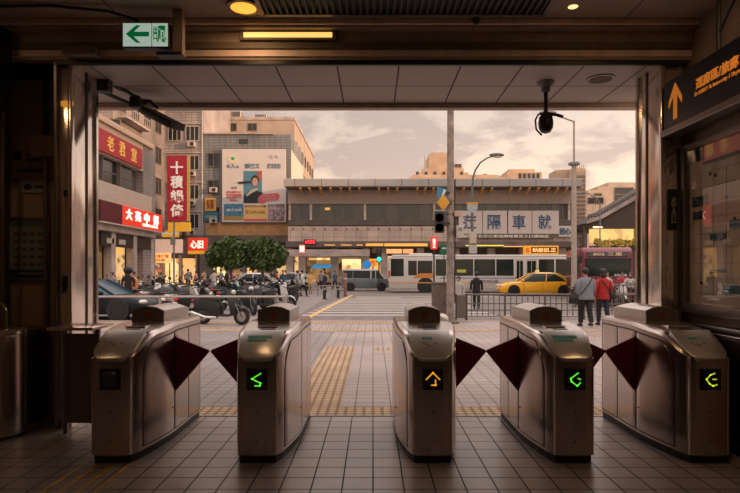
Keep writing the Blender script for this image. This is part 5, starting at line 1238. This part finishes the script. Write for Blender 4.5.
for i, (px, gy, p_) in enumerate(row): scooters.append(scooter(px, gy, random.choice((62,66,70,-112))+random.uniform(-4,4), p_, '%s scooter in the packed middle row behind the railing' % L_B[p_], G2))
row = [(108,298,'black'),(122,298,'grey'),(136,298,'white'),(150,298,'black'),(164,298,'black'),(178,297.5,'maroon'),(192,297.5,'white'),(206,297,'black'),(220,297,'black'),(240,296.5,'grey'),(253,296.5,'black'),(277,296,'grey'),(290,296.5,'black')]
for i, (px, gy, p_) in enumerate(row): scooters.append(scooter(px, gy, random.choice((64,68,-114))+random.uniform(-4,4), p_, '%s scooter in the far row of parked scooters below the shops' % L_B[p_], G2))
for (px, gy, yaw, p_, lb) in ((606,306,-70,'black','black scooter waiting behind the woman in the red jacket'),(621,306,-100,'white','white scooter behind the railing, right of the walking couple'),(635,306,-80,'maroon','maroon scooter waiting in front of the maroon bus'),(588,306,-62,'grey','grey scooter behind the railing, between the couple and the taxi')):
    scooter(px, gy, yaw, p_, lb)
for o in [sp0]+list(sp0.children_recursive): bpy.data.objects.remove(o)
# top boxes / covers: round black covers over scooter seats
COV = mat('black scooter cover', (.012,.014,.014), .5, bump=.5)
for (px, yb, w, lb) in ((189,295,.62,'black rounded scooter cover, in the middle of the parked rows'),(166,295,.5,'dark teal scooter cover beside the black rounded one'),(254,293,.55,'black scooter cover below the gap between the two trees')):
    Y = 21.9; t = thing('scooter_cover', lb, 'cover', (GX(px,Y), Y, GZ(yb,Y)-.28))
    MB().ball((0,0,.28),(w,.4,.33),16,10).build('cover', COV, t)
# ================================================================== PEOPLE
def skin_mesh(nodes, edges, root, sub=1):
    names = list(nodes); me = bpy.data.meshes.new('tmp')
    me.from_pydata([nodes[n][0] for n in names], [(names.index(a), names.index(b)) for a, b in edges], [])
    ob = bpy.data.objects.new('tmp', me); COL.objects.link(ob)
    ob.modifiers.new('s', 'SKIN').use_smooth_shade = True
    sv = me.skin_vertices[0].data
    for i, n in enumerate(names):
        r = nodes[n][1]; sv[i].radius = r if isinstance(r, tuple) else (r, r); sv[i].use_root = (n == root)
    if sub: m_ = ob.modifiers.new('u', 'SUBSURF'); m_.levels = sub; m_.render_levels = sub
    dg = bpy.context.evaluated_depsgraph_get()
    out = bpy.data.meshes.new_from_object(ob.evaluated_get(dg)); bpy.data.objects.remove(ob); bpy.data.meshes.remove(me)
    out.shade_smooth(); return out
def link(me, name, m, parent):
    me.materials.clear(); me.materials.append(m); o = bpy.data.objects.new(name, me); COL.objects.link(o); o.parent = parent; return o
SKIN = mat('skin', (.42,.24,.16), .55, var=.05); HAIR = mat('black hair', (.012,.010,.010), .55, bump=.4, scale=60)
def person(label, loc, rz, H=1.6, top=None, bottom=None, hair=True, stride=.14, arms='down', fat=1.0, hands=False, hairlong=False, sleeves=True, topname='shirt'):
    """front of the body looks along local +Y"""
    t = thing('person', label, 'person', loc, rz); k = H/1.6
    S = lambda p: tuple(c*k for c in p)
    ls, rs = stride, -stride
    J = {'pelvis':(0,0,.84),'waist':(0,0,.98),'chest':(0,.0,1.16),'neck0':(0,-.005,1.31),'neck1':(0,.01,1.385),'head':(0,.025,1.485),'crown':(0,.02,1.55)}
    for n, s in (('L',-1),('R',1)):
        f = ls if n == 'L' else rs
        J['sh'+n] = (s*.165,-.005,1.27)
        if arms == 'down': e, w = (s*.225,-.03-f*.25,1.03), (s*.235,.06-f*.5,.83)
        elif arms == 'bent': e, w = (s*.22,-.03,1.04), (s*.16,.2,.98)
        else: e, w = (s*.23,-.04,1.04), (s*.21,.10,.88)
        J['el'+n] = e; J['wr'+n] = w; d = (Vector(w)-Vector(e)).normalized()
        J['ha'+n] = tuple(Vector(w)+d*.07)
        J['hip'+n] = (s*.085,f*.05,.78); J['kn'+n] = (s*.09,f*.75+.03*abs(f)/.14,.45); J['an'+n] = (s*.09,f*1.15-(.05 if f < 0 else 0),.085+(.03 if f < 0 else 0)); J['to'+n] = (s*.10,f*1.15+.13-(.05 if f < 0 else 0),.03)
    Rr = {'pelvis':(.13*fat,.10*fat),'waist':(.12*fat,.09*fat),'chest':(.14*fat,.095*fat),'neck0':.06,'neck1':.046,'head':(.074,.088),'crown':(.055,.066)}
    for n in 'LR': Rr.update({'sh'+n:.052,'el'+n:.038,'wr'+n:.026,'ha'+n:(.034,.020),'hip'+n:.082,'kn'+n:.052,'an'+n:.034,'to'+n:.030})
    E = [('pelvis','waist'),('waist','chest'),('chest','neck0'),('neck0','neck1'),('neck1','head'),('head','crown')]
    for n in 'LR': E += [('chest','sh'+n),('sh'+n,'el'+n),('el'+n,'wr'+n),('wr'+n,'ha'+n),('pelvis','hip'+n),('hip'+n,'kn'+n),('kn'+n,'an'+n),('an'+n,'to'+n)]
    sc_ = lambda r: tuple(c*k for c in r) if isinstance(r, tuple) else r*k
    nodes = {n: (S(J[n]), sc_(Rr[n])) for n in J}
    if hands:
        for n, s in (('L',-1),('R',1)):
            w = Vector(J['wr'+n]); hd = Vector(J['ha'+n]); d = (hd-w).normalized()
            for i, (off, ln) in enumerate(((-.026,.055),(-.009,.066),(.009,.062),(.025,.048))):
                a = hd+Vector((0,off,0))+d*.015; b_ = a+d*ln*.55; c_ = b_+d*ln*.45+Vector((-s*.014,0,0))
                for q_, (nm, p_) in enumerate((('f%d%sa'%(i,n),b_),('f%d%sb'%(i,n),c_))): nodes[nm] = (S(p_), .0085*k)
                E += [('ha'+n,'f%d%sa'%(i,n)),('f%d%sa'%(i,n),'f%d%sb'%(i,n))]
            a = w+d*.03+Vector((-s*.01,.04,0)); nodes['th'+n] = (S(a), .011*k); nodes['tt'+n] = (S(a+d*.03+Vector((0,.012,0))), .009*k); E += [('wr'+n,'th'+n),('th'+n,'tt'+n)]
    nodes['nose'] = (S((0,.125,1.475)), .014*k); E += [('head','nose')]
    for s in (-1,1): nodes['ear%d'%s] = (S((s*.085,.015,1.48)), .014*k); E += [('head','ear%d'%s)]
    link(skin_mesh(nodes, E, 'pelvis'), 'body', SKIN, t)
    ell = lambda z, rx, ry, y=0: [(rx*fat*math.cos(2*PI*q_/18), y+ry*fat*math.sin(2*PI*q_/18), z) for q_ in range(18)]
    b = MB(); b.T = Matrix.Scale(k, 4)
    b.loft([ell(.735,.168,.128), ell(.75,.172,.132), ell(.84,.160,.124), ell(.97,.148,.113), ell(1.08,.152,.113), ell(1.19,.166,.113), ell(1.255,.168,.102), ell(1.30,.142,.086), ell(1.335,.085/fat**.5,.070), ell(1.355,.062/fat,.058/fat)])
    for n, s in (('L',-1),('R',1)):
        sh = Vector(J['sh'+n]); el = Vector(J['el'+n]); wr = Vector(J['wr'+n]); f_ = fat**.5
        pts = [Vector((s*.10*fat,0,1.235)), Vector((s*(.148*fat),-.003,1.228)), sh.lerp(el,.3)+Vector((s*.02*(fat-1)*4,0,0)), sh.lerp(el,.8)+Vector((s*.01,0,0)), el.lerp(wr,.25)]
        rr = [.045*f_,.060*f_,.063*f_,.056*f_,.050*f_]
        if sleeves: pts += [el.lerp(wr,.65), wr]; rr += [.047,.041]
        b.tube(pts, rr, 12)
    b.build(topname, top, t, ang=75)
    b = MB(); b.T = Matrix.Scale(k, 4)
    b.loft([ell(.90,.138,.106), ell(.84,.146,.114), ell(.78,.146,.114), ell(.73,.128,.098), ell(.70,.07,.06)])
    for n, s in (('L',-1),('R',1)):
        h_ = Vector(J['hip'+n]); kn = Vector(J['kn'+n]); an = Vector(J['an'+n])+Vector((0,0,.015)); f_ = fat**.5
        b.tube([h_+Vector((0,0,.03)), h_+Vector((0,0,-.06)), h_.lerp(kn,.55), kn, kn.lerp(an,.45), an], [.078*f_,.088*f_,.078*f_,.066*f_,.062*f_,.054*f_], 14)
    b.build('trousers', bottom, t, ang=75)
    for n in 'LR':
        a = J['an'+n]; MB().loft([[(a[0]-w, a[1]+y, max(a[2]-.085,0)),(a[0]+w, a[1]+y, max(a[2]-.085,0)),(a[0]+w*.8, a[1]+y, max(a[2]-.085,0)+h_),(a[0]-w*.8, a[1]+y, max(a[2]-.085,0)+h_)] for y, w, h_ in ((-.07,.03,.05),(-.03,.042,.085),(.06,.045,.065),(.14,.042,.05),(.18,.025,.03))]).build('shoe', BLACK, t, .008).scale = (k,k,k)
    if hair:
        b = MB(); b.ball((0,.005,1.515),(.094,.108,.098),16,10); b.v = [(x,y,z) if not (y > .06 and z < 1.53) else (x,.06+(y-.06)*.2,z) for x,y,z in b.v]
        if hairlong: b.ball((0,-.04,1.42),(.085,.06,.10),12,8)
        b.v = [tuple(c*k for c in v) for v in b.v]; b.build('hair', HAIR, t)
    return t
def cloth(name, c, **kw): return mat(name, c, .85, var=.12, scale=14, bump=.3, **kw)
NAVY = cloth('dark navy trousers', (.018,.020,.030)); BLK = cloth('black cloth', (.014,.013,.014))
YM = 15.45
man = person('person in a grey shirt walking away beside a companion in a red jacket', (GX(585.5,YM), YM, 0), R(4), 1.62, cloth('grey blue shirt', (.17,.19,.215)), BLK, arms='down', fat=1.38, hands=True, stride=.09)
YW = 15.75
wom = person('person in a red jacket and jeans walking away beside the companion in grey', (GX(603,YW), YW, 0), R(0), 1.60, cloth('red jacket cloth', (.36,.018,.014)), NAVY, arms='down', fat=1.1, hands=True, stride=.08, hairlong=True, topname='jacket')
def strap(parent, pts, r=.011): return MB().tube(pts, r, 6).build('bag_strap', BLK, parent)
strap(man, [(.13,-.135,1.34),(.02,-.165,1.18),(-.12,-.165,1.0),(-.20,-.10,.88)])
strap(wom, [(-.11,-.12,1.30),(.0,-.15,1.17),(.11,-.145,1.0),(.19,-.06,.86)])
t = thing('shoulder_bag', 'black shoulder bag hanging at the side of the walker in grey', 'bag', (GX(574.5,YM), YM, .62))
b = MB(); b.loft([[(-.16,-.06,.02),(.16,-.06,.0),(.16,.06,0),(-.16,.06,.02)],[(-.13,-.05,.28),(.12,-.05,.34),(.12,.05,.34),(-.13,.05,.28)]]); b.build('bag_body', BLK, t, .03, 3); MB().tube([(-.1,0,.28),(-.02,0,.46),(.10,0,.34)], .01, 6).build('bag_handle', BLK, t); bx('flap', DARK, t, -.12, .12, -.068, -.056, .16, .27, .005)
t = thing('handbag', 'black handbag hanging at the hip of the walker in red', 'bag', (GX(612,YW), YW-.03, .74))
b = MB(); b.loft([[(-.10,-.05,0),(.09,-.05,.0),(.09,.06,0),(-.10,.06,0)],[(-.09,-.04,.24),(.08,-.04,.24),(.08,.05,.24),(-.09,.05,.24)]]); b.build('bag_body', BLK, t, .025, 3); MB().tube([(-.07,0,.23),(0,0,.33),(.07,0,.23)], .009, 6).build('bag_handle', BLK, t); bx('flap', DARK, t, -.08, .07, -.055, -.046, .12, .22, .005)
# pedestrian in black behind the railing
Y = 22.5; person('person in black crossing the road behind the utility pole', (GX(476.5,Y), Y, -.02), R(-10), 1.52, BLK, BLK, stride=.15)
Y = 20.5; person('person with a pale top sitting height behind the cabinet beside the utility pole', (GX(458.5,Y), Y, -.02), R(160), 1.36, cloth('pale top', (.42,.38,.38)), NAVY, stride=.08)['label'] = 'person in a pale top seen just right of the utility pole'
# left person in black among the scooters
Y = 24.0; p = person('person in black with big round dark hair standing among the scooters', (GX(128,Y), Y, 0), R(190), 1.62, BLK, BLK, stride=.05)
MB().ball((0,0,1.56),(.19,.17,.18),14,9).build('big_hair', HAIR, p)
Y = 25.0; person('person in orange standing behind the one in black', (GX(133.5,Y), Y, 0), R(150), 1.52, cloth('orange jacket', (.62,.22,.05)), cloth('rust trousers', (.30,.10,.05)), stride=.06)
# pair crossing at the far kerb, traffic officer-like figure in yellow
Y = 33.5; person('person in a white shirt striding at the far end of the crosswalk', (GX(302.5,Y), Y, -.02), R(-100), 1.6, cloth('white shirt', (.55,.50,.50)), BLK, stride=.2)
Y = 34.0; person('person in a pale grey shirt beside the striding one in white', (GX(297.5,Y), Y, -.02), R(-95), 1.58, cloth('pale grey shirt', (.38,.34,.35)), BLK, stride=.16)
Y = 37.0; person('person in a yellow coat standing behind the two black bollards', (GX(310.5,Y), Y, -.02), R(180), 1.5, cloth('yellow coat', (.62,.36,.10)), cloth('tan trousers', (.45,.28,.12)), stride=.03)
Y = 39.0; person('person in dark blue sitting low on a scooter near the grey van', (GX(325,Y), Y, -.02), R(120), 1.5, cloth('dark blue coat', (.02,.035,.08)), cloth('maroon trousers', (.15,.03,.03)), stride=.1)['label'] = 'person in dark blue behind the black bollards near the blue awning'
tops = {'pink':(.60,.26,.26),'white':(.55,.50,.47),'black':(.02,.02,.02),'grey':(.22,.21,.22),'red':(.42,.05,.05),'blue':(.06,.10,.18),'tan':(.40,.27,.16)}
crowd = [(214,41,'white'),(221,42,'grey'),(227,40,'black'),(233,38.5,'pink'),(246,41,'black'),(253,43,'red'),(271,40,'black'),(277,38.5,'red'),(283,40,'blue'),(204,43,'tan'),(196,42,'pink'),(188,44,'grey'),(241,44,'tan'),(321,45.5,'grey'),(335,46,'blue')]
protos = {}
where = ['left of the first tree trunk','under the left tree','under the left tree near its trunk','under the left tree, beside its trunk','between the two tree trunks','between the two trees, farther back','right of the second tree trunk','right of the trees near the silver car','beside the silver car','before the glowing red shop sign','before the shops behind the scooters','farthest back before the lit shops','under the trees by the shop front','by the station shops, near the bollards','close to the blue awning']
base = {}
for i, (px, Y, c) in enumerate(crowd):
    lb = 'person in a %s top, %s' % (c, where[i])
    loc = (GX(px,Y), Y, -.008); rz = R((i*67) % 360)
    if not base:
        base['p'] = person(lb, loc, rz, 1.6, cloth('crowd top', (.3,.3,.3)), BLK, stride=.12)
        base['p']['group'] = 'pedestrians in the far crowd'
        for ch in base['p'].children:
            if ch.name.startswith('shirt'): ch.material_slots[0].link = 'OBJECT'; ch.material_slots[0].material = cloth('crowd '+c, tops[c])
    else:
        q_ = copy_tree(base['p'], loc, rz, lb, 'pedestrians in the far crowd', {'crowd top': cloth('crowd '+c, tops[c])}, random.uniform(.93,1.06))
# riders among scooters
for (px, Y, c, lb) in ((160,27,'black','person in a black top among the scooters before the lit shop'),(112,27,'grey','person in a grey top at the far left among the scooters'),(607,25,'white','person in a white top behind the walker in red'),(622,25.5,'red','person in a red top in front of the maroon bus'),(630,24.8,'white','person in a white top near the right door frame')):
    copy_tree(base['p'], (GX(px,Y), Y, -.01), R(170), lb, None, {'crowd top': cloth('crowd '+c, tops[c])}, .93)
# ================================================================== CAMERA, SKY, LIGHT
cam = bpy.data.cameras.new('camera'); co = bpy.data.objects.new('camera', cam); COL.objects.link(co)
co.location = (0, 0, CAMH); co.rotation_euler = (PI/2, 0, 0)
cam.sensor_width = 36; cam.lens = FPX/740*36; cam.shift_x = -3/740; cam.shift_y = (HY-246.5)/740; cam.clip_end = 600
sc.camera = co
w = bpy.data.worlds.new('sky'); sc.world = w; w.use_nodes = True
N = w.node_tree.nodes; L = w.node_tree.links; N.clear()
out = N.new('ShaderNodeOutputWorld'); bg = N.new('ShaderNodeBackground'); L.new(bg.outputs[0], out.inputs[0])
tc = N.new('ShaderNodeTexCoord'); sep = N.new('ShaderNodeSeparateXYZ'); L.new(tc.outputs['Generated'], sep.inputs[0])
def ramp(els, src):
    r = N.new('ShaderNodeValToRGB'); e = r.color_ramp.elements
    while len(e) < len(els): e.new(.5)
    for q_, (p, c) in zip(e, els): q_.position = p; q_.color = tuple(c)+(1,)
    L.new(src, r.inputs[0]); return r
base_ = ramp([(0,(.92,.62,.42)),(.08,(.80,.56,.41)),(.18,(.60,.455,.385)),(.34,(.49,.41,.375)),(.6,(1.45,1.24,1.17)),(1,(1.75,1.52,1.45))], sep.outputs['Z'])
lit = ramp([(0,(1.02,.76,.50)),(.12,(.96,.73,.53)),(.22,(.80,.63,.51)),(.32,(.60,.49,.44)),(.6,(1.5,1.28,1.17)),(1,(1.75,1.52,1.4))], sep.outputs['Z'])
mp = N.new('ShaderNodeMapping'); mp.inputs['Scale'].default_value = (1,1,2.6); L.new(tc.outputs['Generated'], mp.inputs['Vector'])
nz = N.new('ShaderNodeTexNoise'); nz.inputs['Scale'].default_value = 7.5; nz.inputs['Detail'].default_value = 8; nz.inputs['Roughness'].default_value = .55; nz.inputs['Distortion'].default_value = .35
L.new(mp.outputs[0], nz.inputs['Vector'])
cf = ramp([(.44,(0,0,0)),(.55,(1,1,1))], nz.outputs['Fac'])
mx = N.new('ShaderNodeMix'); mx.data_type = 'RGBA'; L.new(cf.outputs[0], mx.inputs['Factor']); L.new(base_.outputs[0], mx.inputs['A']); L.new(lit.outputs[0], mx.inputs['B'])
# brighter toward the sunset (+X)
mr = N.new('ShaderNodeMapRange'); mr.inputs['From Min'].default_value = -.35; mr.inputs['From Max'].default_value = .45; mr.inputs['To Min'].default_value = .80; mr.inputs['To Max'].default_value = 1.10
L.new(sep.outputs['X'], mr.inputs['Value'])
mm = N.new('ShaderNodeMath'); mm.operation = 'MULTIPLY'; mm.inputs[1].default_value = 1.0; L.new(mr.outputs[0], mm.inputs[0])
L.new(mx.outputs['Result'], bg.inputs[0]); L.new(mm.outputs[0], bg.inputs[1])
sun = bpy.data.lights.new('sun', 'SUN'); sun.energy = 3.2; sun.color = (1,.56,.28); sun.angle = R(1.5)
so = bpy.data.objects.new('sun', sun); COL.objects.link(so); so.rotation_euler = Vector((1,-.35,.15)).to_track_quat('Z', 'Y').to_euler()
def area(name, loc, sz, e, col, rot=(0,0,0)):
    l = bpy.data.lights.new(name, 'AREA'); l.shape = 'RECTANGLE'; l.size, l.size_y = sz; l.energy = e; l.color = col
    o = bpy.data.objects.new(name, l); COL.objects.link(o); o.location = loc; o.rotation_euler = rot
area('hall_fill', (-1.5,.5,3.9), (1.6,.4), 3, (1,.66,.42))  # added unseen fill, standing for the rest of the hall lighting
area('hall_fill', (.9,2.7,3.9), (1.6,.4), 3.2, (1,.66,.42))  # added unseen fill, placed to brighten the map board
for x_, y_, e_ in ((-1.17,5.03,3.5), (-3.75,4.1,2.8), (2.45,4.0,4.5)):  # last one is the light of the added unseen lamp
    area('ceiling_lamp_light', (x_, y_, 3.885), (.2,.2), e_, (1,.60,.30))
v = sc.view_settings; v.view_transform = 'Standard'; v.look = 'None'; v.exposure = .3; v.gamma = 1; v.use_curve_mapping = False
try: sc.cycles.use_denoising = True
except Exception: pass
sc.cycles.max_bounces = 8; sc.cycles.transparent_max_bounces = 12; sc.cycles.sample_clamp_indirect = 4
